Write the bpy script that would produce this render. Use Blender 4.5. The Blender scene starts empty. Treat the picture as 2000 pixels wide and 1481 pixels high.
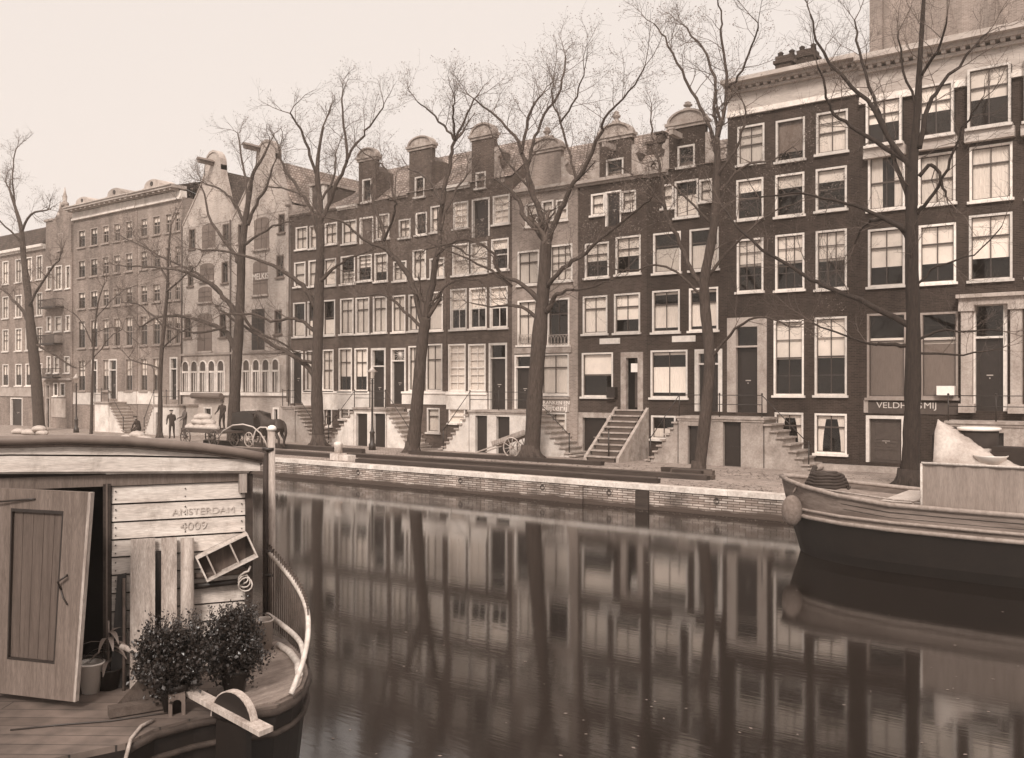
import bpy, math, random
from mathutils import Vector, Matrix
R = math.radians
random.seed(7)
SC = bpy.context.scene
COL = SC.collection
# ---------------------------------------------------------------- calibration
F = 1800.0; CX = 1000.0; HY = 754.0; EYE = 3.5
TH = math.atan2(2425.0, F)              # angle between view axis and the street
B, A = math.cos(TH), math.sin(TH)       # B=.596 A=.803
YF = 39.3; YQ = 28.9; WATER = -0.85
# ---------------------------------------------------------------- camera
cd = bpy.data.cameras.new('camera'); cam = bpy.data.objects.new('camera', cd); COL.objects.link(cam)
cd.sensor_width = 36; cd.lens = 36 * F / 2000; cd.shift_y = 13.5 / 2000; cd.clip_end = 3000
cam.location = (0, 0, EYE)
cam.rotation_euler = (R(90), 0, math.atan2(B, A))
SC.camera = cam
# ---------------------------------------------------------------- world, sun, exposure
W = bpy.data.worlds.new('World'); SC.world = W; W.use_nodes = True
nt = W.node_tree; nt.nodes.clear()
out = nt.nodes.new('ShaderNodeOutputWorld'); bg = nt.nodes.new('ShaderNodeBackground')
sky = nt.nodes.new('ShaderNodeTexSky'); sky.sky_type = 'NISHITA'; sky.sun_disc = False
sky.sun_elevation = R(40); sky.sun_rotation = R(153); sky.dust_density = 4; sky.air_density = 1.5
bw = nt.nodes.new('ShaderNodeRGBToBW'); nt.links.new(sky.outputs[0], bw.inputs[0])
mr = nt.nodes.new('ShaderNodeMapRange'); nt.links.new(bw.outputs[0], mr.inputs[0])
mr.inputs[1].default_value = 0; mr.inputs[2].default_value = 12
mr.inputs[3].default_value = 4.5; mr.inputs[4].default_value = 6.0
# overcast sky made brighter above the frame, to add light
gtc = nt.nodes.new('ShaderNodeTexCoord'); gsp = nt.nodes.new('ShaderNodeSeparateXYZ'); nt.links.new(gtc.outputs['Generated'], gsp.inputs[0])
gm = nt.nodes.new('ShaderNodeMapRange'); gm.interpolation_type = 'SMOOTHSTEP'; nt.links.new(gsp.outputs[2], gm.inputs[0])
gm.inputs[1].default_value = .38; gm.inputs[2].default_value = .9; gm.inputs[3].default_value = 1; gm.inputs[4].default_value = 2.1
gmul = nt.nodes.new('ShaderNodeMath'); gmul.operation = 'MULTIPLY'; nt.links.new(mr.outputs[0], gmul.inputs[0]); nt.links.new(gm.outputs[0], gmul.inputs[1])
tint = nt.nodes.new('ShaderNodeVectorMath'); tint.operation = 'SCALE'
tint.inputs[0].default_value = (1.0, 0.9, 0.835)
nt.links.new(gmul.outputs[0], tint.inputs['Scale'])
nt.links.new(tint.outputs[0], bg.inputs[0]); bg.inputs[1].default_value = 0.12
nt.links.new(bg.outputs[0], out.inputs[0])
sd = bpy.data.lights.new('sun', 'SUN'); sd.energy = 2.4; sd.angle = R(14); sd.color = (1, 0.93, 0.86)
sun = bpy.data.objects.new('sun', sd); COL.objects.link(sun)
sun.rotation_euler = (R(50), 0, R(27))
SC.view_settings.view_transform = 'Standard'; SC.view_settings.look = 'None'
SC.view_settings.exposure = 0.62; SC.view_settings.gamma = 1
SC.cycles.max_bounces = 6; SC.cycles.transparent_max_bounces = 10; SC.cycles.volume_bounces = 1
HAZE = 0.0009

# ---------------------------------------------------------------- pixel -> world helpers
def c2w(r, d, z): return Vector((A * r - B * d, B * r + A * d, z))
def dep(px, Y): return Y / (B * (px - CX) / F + A)
def PY(px, py, Y=YF):
    d = dep(px, Y); return c2w((px - CX) / F * d, d, EYE + (HY - py) * d / F)
def UX(px, Y=YF): return PY(px, HY, Y).x
def UZ(px, py, Y=YF): return PY(px, py, Y).z
def GD(px, py, z=0.0):
    d = (EYE - z) * F / (py - HY); return c2w((px - CX) / F * d, d, z)
def DP(px, py, d): return c2w((px - CX) / F * d, d, EYE + (HY - py) * d / F)

# ---------------------------------------------------------------- materials (a sepia world)
def tone(v):
    t = min(1, max(0, (v - 0.03) / 0.6)) ** 0.6
    return (v, v * (0.68 + 0.22 * t), v * (0.53 + 0.29 * t), 1)
MATS = {}
def nodes(m):
    m.use_nodes = True; n = m.node_tree.nodes; l = m.node_tree.links
    return n, l, n['Principled BSDF']
def mat(name, v, rough=0.85, var=0.25, scale=3.0, bump=0.0, stretch=None, fine=0.0, spec=0.3, wash=0.0, orand=0.0, stain=0.0):
    """plain material with noise mottling; v is the albedo"""
    if name in MATS: return MATS[name]
    m = bpy.data.materials.new(name); n, l, p = nodes(m)
    p.inputs['Roughness'].default_value = rough
    p.inputs['Specular IOR Level'].default_value = spec
    tc = n.new('ShaderNodeTexCoord'); mp = n.new('ShaderNodeMapping')
    l.new(tc.outputs['Object'], mp.inputs[0])
    if stretch: mp.inputs['Scale'].default_value = stretch
    nz = n.new('ShaderNodeTexNoise'); nz.inputs['Scale'].default_value = scale; nz.inputs['Detail'].default_value = 6
    nz.inputs['Roughness'].default_value = 0.65
    l.new(mp.outputs[0], nz.inputs['Vector'])
    cr = n.new('ShaderNodeValToRGB')
    cr.color_ramp.elements[0].position = 0.3; cr.color_ramp.elements[1].position = 0.72
    cr.color_ramp.elements[0].color = tone(v * (1 - var)); cr.color_ramp.elements[1].color = tone(min(.9, v * (1 + var)))
    l.new(nz.outputs[0], cr.inputs[0]); c = cr.outputs[0]
    if fine:
        n2 = n.new('ShaderNodeTexNoise'); n2.inputs['Scale'].default_value = scale * 9; n2.inputs['Detail'].default_value = 3
        l.new(mp.outputs[0], n2.inputs['Vector'])
        mx = n.new('ShaderNodeMix'); mx.data_type = 'RGBA'; mx.blend_type = 'OVERLAY'; mx.inputs[0].default_value = fine
        l.new(c, mx.inputs[6]); l.new(n2.outputs[0], mx.inputs[7]); c = mx.outputs[2]
    if orand:
        oi = n.new('ShaderNodeObjectInfo'); rm = n.new('ShaderNodeMapRange'); l.new(oi.outputs['Random'], rm.inputs[0]); rm.inputs[3].default_value = 1 - orand; rm.inputs[4].default_value = 1.08
        hs = n.new('ShaderNodeVectorMath'); hs.operation = 'SCALE'; l.new(c, hs.inputs[0]); l.new(rm.outputs[0], hs.inputs['Scale']); c = hs.outputs[0]
    if stain:
        ns = n.new('ShaderNodeTexNoise'); ns.inputs['Scale'].default_value = scale * .7; ns.inputs['Detail'].default_value = 9; ns.inputs['Roughness'].default_value = .75; ns.inputs['Distortion'].default_value = .6
        ms = n.new('ShaderNodeMapping'); ms.inputs['Location'].default_value = (3.1, 7.7, 1.3); ms.inputs['Scale'].default_value = (1, 1, .5); l.new(tc.outputs['Object'], ms.inputs[0]); l.new(ms.outputs[0], ns.inputs['Vector'])
        cs = n.new('ShaderNodeValToRGB'); cs.color_ramp.elements[0].position = .52; cs.color_ramp.elements[0].color = (1, 1, 1, 1); cs.color_ramp.elements[1].position = .72; cs.color_ramp.elements[1].color = (1 - stain, 1 - stain * 1.05, 1 - stain * 1.1, 1); l.new(ns.outputs[0], cs.inputs[0])
        mm = n.new('ShaderNodeMix'); mm.data_type = 'RGBA'; mm.blend_type = 'MULTIPLY'; mm.inputs[0].default_value = 1; l.new(c, mm.inputs[6]); l.new(cs.outputs[0], mm.inputs[7]); c = mm.outputs[2]
    l.new(c, p.inputs['Base Color'])
    if bump:
        b = n.new('ShaderNodeBump'); b.inputs['Strength'].default_value = bump; b.inputs['Distance'].default_value = 0.02
        l.new(nz.outputs[0], b.inputs['Height']); l.new(b.outputs[0], p.inputs['Normal'])
    MATS[name] = m; return m
def brick(name, v, mortar=1.6, var=0.3, bw_=0.22, bh=0.068, stains=0.35, light=0.0, plane='xz', msize=0.012, rough=0.9):
    if name in MATS: return MATS[name]
    m = bpy.data.materials.new(name); n, l, p = nodes(m)
    p.inputs['Roughness'].default_value = rough; p.inputs['Specular IOR Level'].default_value = 0.25
    tc = n.new('ShaderNodeTexCoord'); sp = n.new('ShaderNodeSeparateXYZ'); cb = n.new('ShaderNodeCombineXYZ')
    l.new(tc.outputs['Object'], sp.inputs[0])
    ad = n.new('ShaderNodeMath'); ad.operation = 'ADD'
    l.new(sp.outputs[0], ad.inputs[0])
    if plane == 'xz': l.new(sp.outputs[1], ad.inputs[1]); l.new(sp.outputs[2], cb.inputs[1])
    else: ad.inputs[1].default_value = 0; l.new(sp.outputs[1], cb.inputs[1])
    l.new(ad.outputs[0], cb.inputs[0])
    bt = n.new('ShaderNodeTexBrick'); l.new(cb.outputs[0], bt.inputs['Vector'])
    bt.inputs['Scale'].default_value = 1; bt.inputs['Brick Width'].default_value = bw_; bt.inputs['Row Height'].default_value = bh
    bt.inputs['Mortar Size'].default_value = msize; bt.inputs['Mortar Smooth'].default_value = 0.3; bt.inputs['Bias'].default_value = -0.2
    v *= .92 if v < .1 else 1.0; stains *= 1.25; bt.inputs['Color1'].default_value = tone(v * (1 - var)); bt.inputs['Color2'].default_value = tone(v * (1 + var))
    bt.inputs['Mortar'].default_value = tone(v * mortar)
    n1 = n.new('ShaderNodeTexNoise'); n1.inputs['Scale'].default_value = 0.8; n1.inputs['Detail'].default_value = 9
    n1.inputs['Roughness'].default_value = 0.7
    mp = n.new('ShaderNodeMapping'); mp.inputs['Scale'].default_value = (1, 1, .32) if plane == 'xz' else (1, 1, 1)
    l.new(tc.outputs['Object'], mp.inputs[0]); l.new(mp.outputs[0], n1.inputs['Vector'])
    cr = n.new('ShaderNodeValToRGB'); cr.color_ramp.elements[0].position = .3; cr.color_ramp.elements[1].position = .7
    g0 = 1 - stains; cr.color_ramp.elements[0].color = (g0, g0, g0, 1)
    g1 = 1 + stains; cr.color_ramp.elements[1].color = (g1, g1, g1, 1)
    l.new(n1.outputs[0], cr.inputs[0])
    mx = n.new('ShaderNodeMix'); mx.data_type = 'RGBA'; mx.blend_type = 'MULTIPLY'; mx.inputs[0].default_value = 1
    l.new(bt.outputs[0], mx.inputs[6]); l.new(cr.outputs[0], mx.inputs[7])
    l.new(mx.outputs[2], p.inputs['Base Color'])
    b = n.new('ShaderNodeBump'); b.inputs['Strength'].default_value = .5; b.inputs['Distance'].default_value = .012; b.invert = True
    l.new(bt.outputs['Fac'], b.inputs['Height']); l.new(b.outputs[0], p.inputs['Normal'])
    MATS[name] = m; return m

M_BD = brick('dark brick', 0.064, mortar=1.5, stains=.28)
M_BD2 = brick('dark brown brick', 0.047, mortar=1.5, stains=.3)
M_BM = brick('mid brick', 0.21, mortar=1.35, stains=.3)  # mid brick, lightened further to add haze to the left houses
M_BL = brick('light brick', 0.4, mortar=1.15, var=.15, stains=.22)
M_BDL = brick('hazed dark brick', 0.098, mortar=1.5, stains=.3)  # dark brick paled in its base colour to stand in for haze
M_BDL2 = brick('hazed brown brick', 0.088, mortar=1.5, stains=.32)  # brown brick with the same haze paleness put into the colour
M_BE = brick('buff brick', 0.25, mortar=1.3, var=.2, stains=.3)
M_QUAY = brick('quay brick', 0.36, mortar=.3, bw_=.42, bh=.085, var=.35, stains=.55, msize=.018)
def wet_band(m, z0=-.66):
    n, l = m.node_tree.nodes, m.node_tree.links; p = n['Principled BSDF']; src = p.inputs['Base Color'].links[0].from_socket
    tc = n.new('ShaderNodeTexCoord'); sp = n.new('ShaderNodeSeparateXYZ'); l.new(tc.outputs['Object'], sp.inputs[0])
    nz = n.new('ShaderNodeTexNoise'); nz.inputs['Scale'].default_value = 1.3; nz.inputs['Detail'].default_value = 5; l.new(tc.outputs['Object'], nz.inputs['Vector'])
    ma = n.new('ShaderNodeMath'); ma.operation = 'MULTIPLY_ADD'; ma.inputs[1].default_value = .3; l.new(nz.outputs[0], ma.inputs[0]); l.new(sp.outputs[2], ma.inputs[2])
    mr = n.new('ShaderNodeMapRange'); mr.inputs[1].default_value = z0 + .1; mr.inputs[2].default_value = z0 + .2; l.new(ma.outputs[0], mr.inputs[0])
    mx = n.new('ShaderNodeMix'); mx.data_type = 'RGBA'; l.new(mr.outputs[0], mx.inputs[0]); mx.inputs[6].default_value = tone(.07); l.new(src, mx.inputs[7]); l.new(mx.outputs[2], p.inputs['Base Color'])
wet_band(M_QUAY)
M_TILE = brick('roof tiles', 0.25, mortar=.35, bw_=.24, bh=.2, msize=.03, stains=.45)
M_TILED = brick('dark roof tiles', 0.085, mortar=.4, bw_=.24, bh=.2, msize=.03, stains=.35)
M_PAVE = brick('brick paving', 0.33, mortar=.55, bw_=.2, bh=.1, plane='xy', stains=.25, var=.2, msize=.014)
M_WHITE = mat('white paint', 0.82, .6, .1, 4, fine=.15)
M_FRAME = mat('window paint', 0.72, .6, .16, 5, orand=.3, stain=.25)
M_FRAMED = mat('grey window paint', 0.3, .6, .15, 5)
M_PLAS = mat('white plaster', 0.68, .85, .2, 1.6, fine=.3, orand=.2, stain=.35)
M_PLASG = mat('grey plaster', 0.37, .85, .25, 1.6, fine=.35, orand=.2, stain=.4)
M_STONE = mat('weathered stone', 0.34, .85, .35, 3, .3, fine=.4, stain=.4)
M_CORN = mat('cornice paint', 0.42, .7, .28, 1.2, stretch=(.5, .5, 2.2), fine=.3)
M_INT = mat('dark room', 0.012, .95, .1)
M_DOOR = mat('dark door paint', 0.022, .45, .2, 6, spec=.5)
M_DOORM = mat('brown door paint', 0.07, .5, .2, 6, spec=.5)
M_CURT = mat('lace curtain', 0.8, .95, .25, 6, stretch=(9, 1, .6), fine=.5, orand=.35)
M_BLIND = mat('roller blind', 0.84, .9, .12, 1.5, orand=.25, stain=.15)
M_IRON = mat('black iron', 0.03, .5, .3, 10, spec=.5)
M_SHUT = mat('shutter paint', 0.16, .7, .2, 4, stretch=(12, 1, 1))
M_BARK = mat('elm bark', 0.06, .95, .55, 7, 1.0, stretch=(2.5, 2.5, .45), fine=.7)
M_TWIG = mat('twig bark', 0.1, .9, .2, 4)
M_BUD = mat('elm buds', 0.19, .8, .3, 6)
M_TIMB = mat('tarred timber', 0.04, .75, .4, 3, .3, stretch=(.3, 3, 3), fine=.4)
M_TIMBT = mat('weathered timber', 0.09, .8, .35, 3, .3, stretch=(.3, 3, 3), fine=.4)
M_COPE = mat('coping stone', 0.56, .85, .25, 1.5, .25, fine=.4, stain=.45)
M_SACK = mat('sack cloth', 0.42, .95, .25, 4, .4)
M_CLOTH = mat('dark wool', 0.04, .95, .25, 8)
M_SKIN = mat('skin', 0.34, .6, .1, 5)
M_HORSE = mat('dark horse hair', 0.04, .6, .35, 4)
M_HULL = mat('black tarred hull', 0.014, .5, .3, 3, .2, spec=.4)
M_BOARD = mat('painted boards', 0.5, .75, .2, 2.4, .25, stretch=(.5, .5, 5), fine=.5, stain=.45)
M_RAWW = mat('raw planks', 0.34, .85, .35, 3, .4, stretch=(5, 5, .5), fine=.6, stain=.5, orand=.15)
M_DECK = mat('deck planks', 0.27, .8, .35, 3.5, .3, fine=.45)
M_DECKD = mat('worn deck boards', 0.2, .8, .35, 3.5, .3, fine=.45)
M_CDOOR = mat('grey cabin door', 0.135, .7, .25, 3, .25, stretch=(6, 6, .5), fine=.5, stain=.4)
M_CDOORP = mat('cabin door panel', 0.09, .7, .25, 3, .2, stretch=(8, 8, .4), fine=.5)
M_ZINC = mat('zinc', 0.42, .45, .2, 4, spec=.5)
M_ENAM = mat('enamel', 0.7, .3, .08, 4, spec=.5)
M_LEAF = mat('glossy dark leaves', 0.02, .35, .4, 20, spec=.6)
M_LEAFL = mat('strap leaves', 0.16, .5, .3, 8, spec=.5)
M_TARP = mat('canvas', 0.4, .9, .25, 2, .5, fine=.3)
M_SMOKE = mat('soot', 0.03, .8, .3, 4)
M_LETW = mat('white lettering', 0.6, .8, .1, 3)
M_LETD = mat('faded lettering', 0.4, .8, .4, 14)
M_RAIL = mat('worn white rail', 0.5, .6, .3, 12, .3)

def glass_mat():
    m = bpy.data.materials.new('window glass'); n, l, p = nodes(m)
    o = n['Material Output']; n.remove(p)
    t = n.new('ShaderNodeBsdfTransparent'); t.inputs[0].default_value = (.97, .95, .93, 1)
    g = n.new('ShaderNodeBsdfGlossy'); g.inputs['Roughness'].default_value = .04; g.inputs[0].default_value = (.9, .86, .82, 1)
    lw = n.new('ShaderNodeLayerWeight'); lw.inputs[0].default_value = .5
    pw = n.new('ShaderNodeMath'); pw.operation = 'POWER'; pw.inputs[1].default_value = 4; l.new(lw.outputs['Facing'], pw.inputs[0])
    fr = n.new('ShaderNodeMapRange'); fr.inputs[3].default_value = .05; fr.inputs[4].default_value = .8; l.new(pw.outputs[0], fr.inputs[0])
    nz = n.new('ShaderNodeTexNoise'); nz.inputs['Scale'].default_value = 2.2
    tc = n.new('ShaderNodeTexCoord'); l.new(tc.outputs['Object'], nz.inputs['Vector'])
    b = n.new('ShaderNodeBump'); b.inputs['Strength'].default_value = .08; b.inputs['Distance'].default_value = .05
    l.new(nz.outputs[0], b.inputs['Height']); l.new(b.outputs[0], g.inputs['Normal'])
    mx = n.new('ShaderNodeMixShader'); l.new(fr.outputs[0], mx.inputs[0]); l.new(t.outputs[0], mx.inputs[1]); l.new(g.outputs[0], mx.inputs[2])
    l.new(mx.outputs[0], o.inputs[0]); return m
M_GLASS = glass_mat()
def water_mat():
    m = bpy.data.materials.new('canal water'); n, l, p = nodes(m)
    p.inputs['Base Color'].default_value = tone(.01)
    p.inputs['IOR'].default_value = 2.2
    tc = n.new('ShaderNodeTexCoord')
    def noise(rot, sc, scale, det):
        mp = n.new('ShaderNodeMapping'); mp.vector_type = 'POINT'; l.new(tc.outputs['Object'], mp.inputs[0])
        mp.inputs['Rotation'].default_value = (0, 0, rot); mp.inputs['Scale'].default_value = sc
        z = n.new('ShaderNodeTexNoise'); z.inputs['Scale'].default_value = scale; z.inputs['Detail'].default_value = det; l.new(mp.outputs[0], z.inputs['Vector']); return z.outputs[0]
    rot = -math.atan2(B, A)
    fine = noise(rot, (1.3, 9, 1), 1.6, 3); broad = noise(rot, (.5, 1.2, 1), .9, 2); patch = noise(0, (1, 1, 1), .1, 3)
    b1 = n.new('ShaderNodeBump'); b1.inputs['Strength'].default_value = 1; b1.inputs['Distance'].default_value = .0007; l.new(fine, b1.inputs['Height'])
    b2 = n.new('ShaderNodeBump'); b2.inputs['Strength'].default_value = 1; b2.inputs['Distance'].default_value = .0008; l.new(broad, b2.inputs['Height']); l.new(b1.outputs[0], b2.inputs['Normal'])
    l.new(b2.outputs[0], p.inputs['Normal'])
    r = n.new('ShaderNodeMapRange'); r.inputs[1].default_value = .35; r.inputs[2].default_value = .65; r.inputs[3].default_value = .05; r.inputs[4].default_value = .09
    l.new(patch, r.inputs[0]); l.new(r.outputs[0], p.inputs['Roughness'])
    return m
M_WATER = water_mat()

# ---------------------------------------------------------------- mesh builder
class MB:
    def __init__(s): s.v = []; s.f = []; s.m = []; s.sm = []
    def add(s, vs, fs, mi=0, smooth=False):
        o = len(s.v); s.v += [tuple(x) for x in vs]
        for f in fs: s.f.append(tuple(i + o for i in f)); s.m.append(mi); s.sm.append(smooth)
    def box(s, x0, x1, y0, y1, z0, z1, mi=0):
        if x0 > x1: x0, x1 = x1, x0
        if y0 > y1: y0, y1 = y1, y0
        if z0 > z1: z0, z1 = z1, z0
        s.add([(x0, y0, z0), (x1, y0, z0), (x1, y1, z0), (x0, y1, z0), (x0, y0, z1), (x1, y0, z1), (x1, y1, z1), (x0, y1, z1)],
              [(0, 3, 2, 1), (4, 5, 6, 7), (0, 1, 5, 4), (1, 2, 6, 5), (2, 3, 7, 6), (3, 0, 4, 7)], mi)
        return s
    def hexa(s, p, mi=0):
        """8 points: bottom 4 ccw then top 4"""
        s.add(p, [(0, 3, 2, 1), (4, 5, 6, 7), (0, 1, 5, 4), (1, 2, 6, 5), (2, 3, 7, 6), (3, 0, 4, 7)], mi); return s
    def tube(s, pts, rad, n=6, mi=0, cap=True, smooth=True):
        pts = [Vector(p) for p in pts]
        if not hasattr(rad, '__len__'): rad = [rad] * len(pts)
        o = len(s.v); prev = None
        for i, p in enumerate(pts):
            t = (pts[min(i + 1, len(pts) - 1)] - pts[max(i - 1, 0)])
            if t.length < 1e-9: t = Vector((0, 0, 1))
            t.normalize()
            if prev is None: a = t.orthogonal().normalized()
            else:
                a = prev - t * prev.dot(t)
                a = a.normalized() if a.length > 1e-6 else t.orthogonal().normalized()
            prev = a; b = t.cross(a)
            for k in range(n):
                q = 2 * math.pi * k / n
                s.v.append(tuple(p + (a * math.cos(q) + b * math.sin(q)) * rad[i]))
        for i in range(len(pts) - 1):
            for k in range(n):
                k2 = (k + 1) % n
                s.f.append((o + i * n + k, o + i * n + k2, o + (i + 1) * n + k2, o + (i + 1) * n + k)); s.m.append(mi); s.sm.append(smooth)
        if cap and n > 2:
            s.f.append(tuple(o + k for k in range(n))[::-1]); s.m.append(mi); s.sm.append(False)
            s.f.append(tuple(o + (len(pts) - 1) * n + k for k in range(n))); s.m.append(mi); s.sm.append(False)
        return s
    def lathe(s, c, prof, n=14, mi=0, smooth=True):
        """prof: (radius, z) list"""
        o = len(s.v)
        for r, z in prof:
            for k in range(n):
                q = 2 * math.pi * k / n; s.v.append((c[0] + r * math.cos(q), c[1] + r * math.sin(q), c[2] + z))
        for i in range(len(prof) - 1):
            for k in range(n):
                k2 = (k + 1) % n
                s.f.append((o + i * n + k, o + i * n + k2, o + (i + 1) * n + k2, o + (i + 1) * n + k)); s.m.append(mi); s.sm.append(smooth)
        s.f.append(tuple(o + k for k in range(n))[::-1]); s.m.append(mi); s.sm.append(False)
        s.f.append(tuple(o + (len(prof) - 1) * n + k for k in range(n))); s.m.append(mi); s.sm.append(False)
        return s
    def prism(s, poly, y0, y1, mi=0):
        """poly in (x,z), extruded along y"""
        n = len(poly)
        s.add([(x, y0, z) for x, z in poly] + [(x, y1, z) for x, z in poly],
              [tuple(range(n)), tuple(range(2 * n - 1, n - 1, -1))] + [(i, i + n, (i + 1) % n + n, (i + 1) % n) for i in range(n)], mi); return s
    def ball(s, c, r, mi=0, n=10, m=7):
        if not hasattr(r, '__len__'): r = (r, r, r)
        o = len(s.v)
        for i in range(m + 1):
            ph = math.pi * i / m
            for k in range(n):
                q = 2 * math.pi * k / n
                s.v.append((c[0] + r[0] * math.sin(ph) * math.cos(q), c[1] + r[1] * math.sin(ph) * math.sin(q), c[2] + r[2] * math.cos(ph)))
        for i in range(m):
            for k in range(n):
                k2 = (k + 1) % n
                s.f.append((o + i * n + k, o + (i + 1) * n + k, o + (i + 1) * n + k2, o + i * n + k2)); s.m.append(mi); s.sm.append(True)
        return s
    def build(s, name, mats, parent=None, recalc=True):
        me = bpy.data.meshes.new(name); me.from_pydata(s.v, [], s.f)
        if not hasattr(mats, '__len__'): mats = [mats]
        for m in mats: me.materials.append(m)
        me.polygons.foreach_set('material_index', s.m); me.polygons.foreach_set('use_smooth', s.sm)
        if recalc:
            import bmesh
            bm = bmesh.new(); bm.from_mesh(me); bmesh.ops.recalc_face_normals(bm, faces=bm.faces); bm.to_mesh(me); bm.free()
        me.update()
        o = bpy.data.objects.new(name, me); COL.objects.link(o)
        if parent is not None:
            o.parent = parent; o.matrix_parent_inverse = world_of(parent).inverted()
        return o
def world_of(o):
    m = Matrix.LocRotScale(o.location, o.rotation_euler, o.scale)
    if o.parent: m = world_of(o.parent) @ o.matrix_parent_inverse @ m
    return m
def tag(o, label=None, cat=None, group=None, kind=None):
    if label: o['label'] = label
    if cat: o['category'] = cat
    if group: o['group'] = group
    if kind: o['kind'] = kind
    return o
def thing(name, loc, label, cat, group=None):
    o = bpy.data.objects.new(name, None); COL.objects.link(o); o.location = loc; o.empty_display_size = .3
    return tag(o, label, cat, group)
def copy_thing(o, delta, label=None, parent=None):
    c = o.copy(); COL.objects.link(c)
    if parent is None: c.location = o.location + Vector(delta)
    else: c.parent = parent
    if label: c['label'] = label
    for ch in [x for x in bpy.data.objects if x.parent == o]: copy_thing(ch, (0, 0, 0), None, c)
    return c
def text_part(name, s, size, loc, rot, m, parent, depth=.006, sx=1.0):
    cu = bpy.data.curves.new(name, 'FONT'); cu.body = s; cu.size = size; cu.extrude = depth; cu.align_x = 'CENTER'; cu.align_y = 'CENTER'
    t = bpy.data.objects.new(name, cu); COL.objects.link(t)
    dg = bpy.context.evaluated_depsgraph_get()
    me = bpy.data.meshes.new_from_object(t.evaluated_get(dg)); bpy.data.objects.remove(t)
    me.materials.clear(); me.materials.append(m)
    o = bpy.data.objects.new(name, me); COL.objects.link(o); o.location = loc; o.rotation_euler = rot; o.scale = (sx, 1, 1)
    if parent is not None:
        o.parent = parent; o.matrix_parent_inverse = world_of(parent).inverted()
    return o

# ================================================================ SETTING
m = MB(); m.box(-420, 80, -60, YQ + .25, WATER - .6, WATER); tag(m.build('canal_water', M_WATER), kind='structure')
m = MB()
m.add([(-420, YQ + .42, 0), (80, YQ + .42, 0), (80, 220, 0), (-420, 220, 0)], [(0, 1, 2, 3)])
tag(m.build('street', M_PAVE), kind='structure')
m = MB(); X0 = -420
m.box(-420, 80, YQ, YQ + .45, WATER - .5, -.16); q = m.build('quay_wall', M_QUAY)
tag(q, 'low brick quay wall along the far side of the canal with pale stone coping', 'quay wall')
q_wall = q
x = -130.0
m = MB()
while x < 60:
    L = 1.25 + random.random() * .35
    m.box(x + .006, x + L - .006, YQ - .05 + random.uniform(-.008, .008), YQ + .44, -.16, .012 + random.uniform(-.006, .006)); x += L
m.build('coping', M_COPE, q)
# two brick piers / mooring stones set in the quay wall
for px, w, tn in ((1118, 1.0, M_QUAY), (1256, .5, M_TIMB)):
    X = UX(px, YQ); mm = MB(); mm.box(X - w / 2, X + w / 2, YQ - .12, YQ - .0, WATER - .3, -.2); mm.build('pier', tn, q)

# ================================================================ HOUSES
def zz(px, py): return UZ(px, py)
def wall_mesh(x0, x1, z0, z1, ops, yf, thick=.34, top=None):
    """front wall with real openings; slot0 brick, slot1 dark room behind"""
    mb = MB()
    xs = sorted(set([x0, x1] + [o[i] for o in ops for i in (0, 1)])); zs = sorted(set([z0, z1] + [o[i] for o in ops for i in (2, 3)]))
    xs = [x for x in xs if x0 <= x <= x1]; zs = [z for z in zs if z0 <= z <= z1]
    for i in range(len(xs) - 1):
        run = None
        for j in range(len(zs) - 1):
            cx, cz = (xs[i] + xs[i + 1]) / 2, (zs[j] + zs[j + 1]) / 2
            hole = any(o[0] < cx < o[1] and o[2] < cz < o[3] for o in ops)
            if not hole:
                mb.add([(xs[i], yf, zs[j]), (xs[i + 1], yf, zs[j]), (xs[i + 1], yf, zs[j + 1]), (xs[i], yf, zs[j + 1])], [(0, 1, 2, 3)])
    for a, b, c, d in ops:
        y1 = yf + thick
        mb.add([(a, yf, c), (b, yf, c), (b, yf, d), (a, yf, d), (a, y1, c), (b, y1, c), (b, y1, d), (a, y1, d)],
               [(0, 4, 5, 1), (1, 5, 6, 2), (2, 6, 7, 3), (3, 7, 4, 0)])
    # body: sides, back, and the dark back of the rooms
    yb = yf + 11
    mb.add([(x0, yf, z0), (x0, yb, z0), (x0, yb, z1), (x0, yf, z1)], [(0, 1, 2, 3)])
    mb.add([(x1, yf, z0), (x1, yb, z0), (x1, yb, z1), (x1, yf, z1)], [(3, 2, 1, 0)])
    mb.add([(x0, yb, z0), (x1, yb, z0), (x1, yb, z1), (x0, yb, z1)], [(3, 2, 1, 0)])
    mb.add([(x0 + .02, yf + .02, z1 - .01), (x1 - .02, yf + .02, z1 - .01), (x1 - .02, yb - .02, z1 - .01), (x0 + .02, yb - .02, z1 - .01)], [(0, 1, 2, 3)])
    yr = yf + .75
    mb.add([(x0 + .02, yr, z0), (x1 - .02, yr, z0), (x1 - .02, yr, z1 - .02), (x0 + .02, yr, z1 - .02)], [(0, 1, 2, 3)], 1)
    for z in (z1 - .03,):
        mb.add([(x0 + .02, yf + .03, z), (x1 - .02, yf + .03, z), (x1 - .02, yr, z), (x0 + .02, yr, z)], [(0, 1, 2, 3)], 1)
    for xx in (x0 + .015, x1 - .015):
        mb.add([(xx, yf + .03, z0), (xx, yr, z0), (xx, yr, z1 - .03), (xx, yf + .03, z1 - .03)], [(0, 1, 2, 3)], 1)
    return mb
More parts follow.
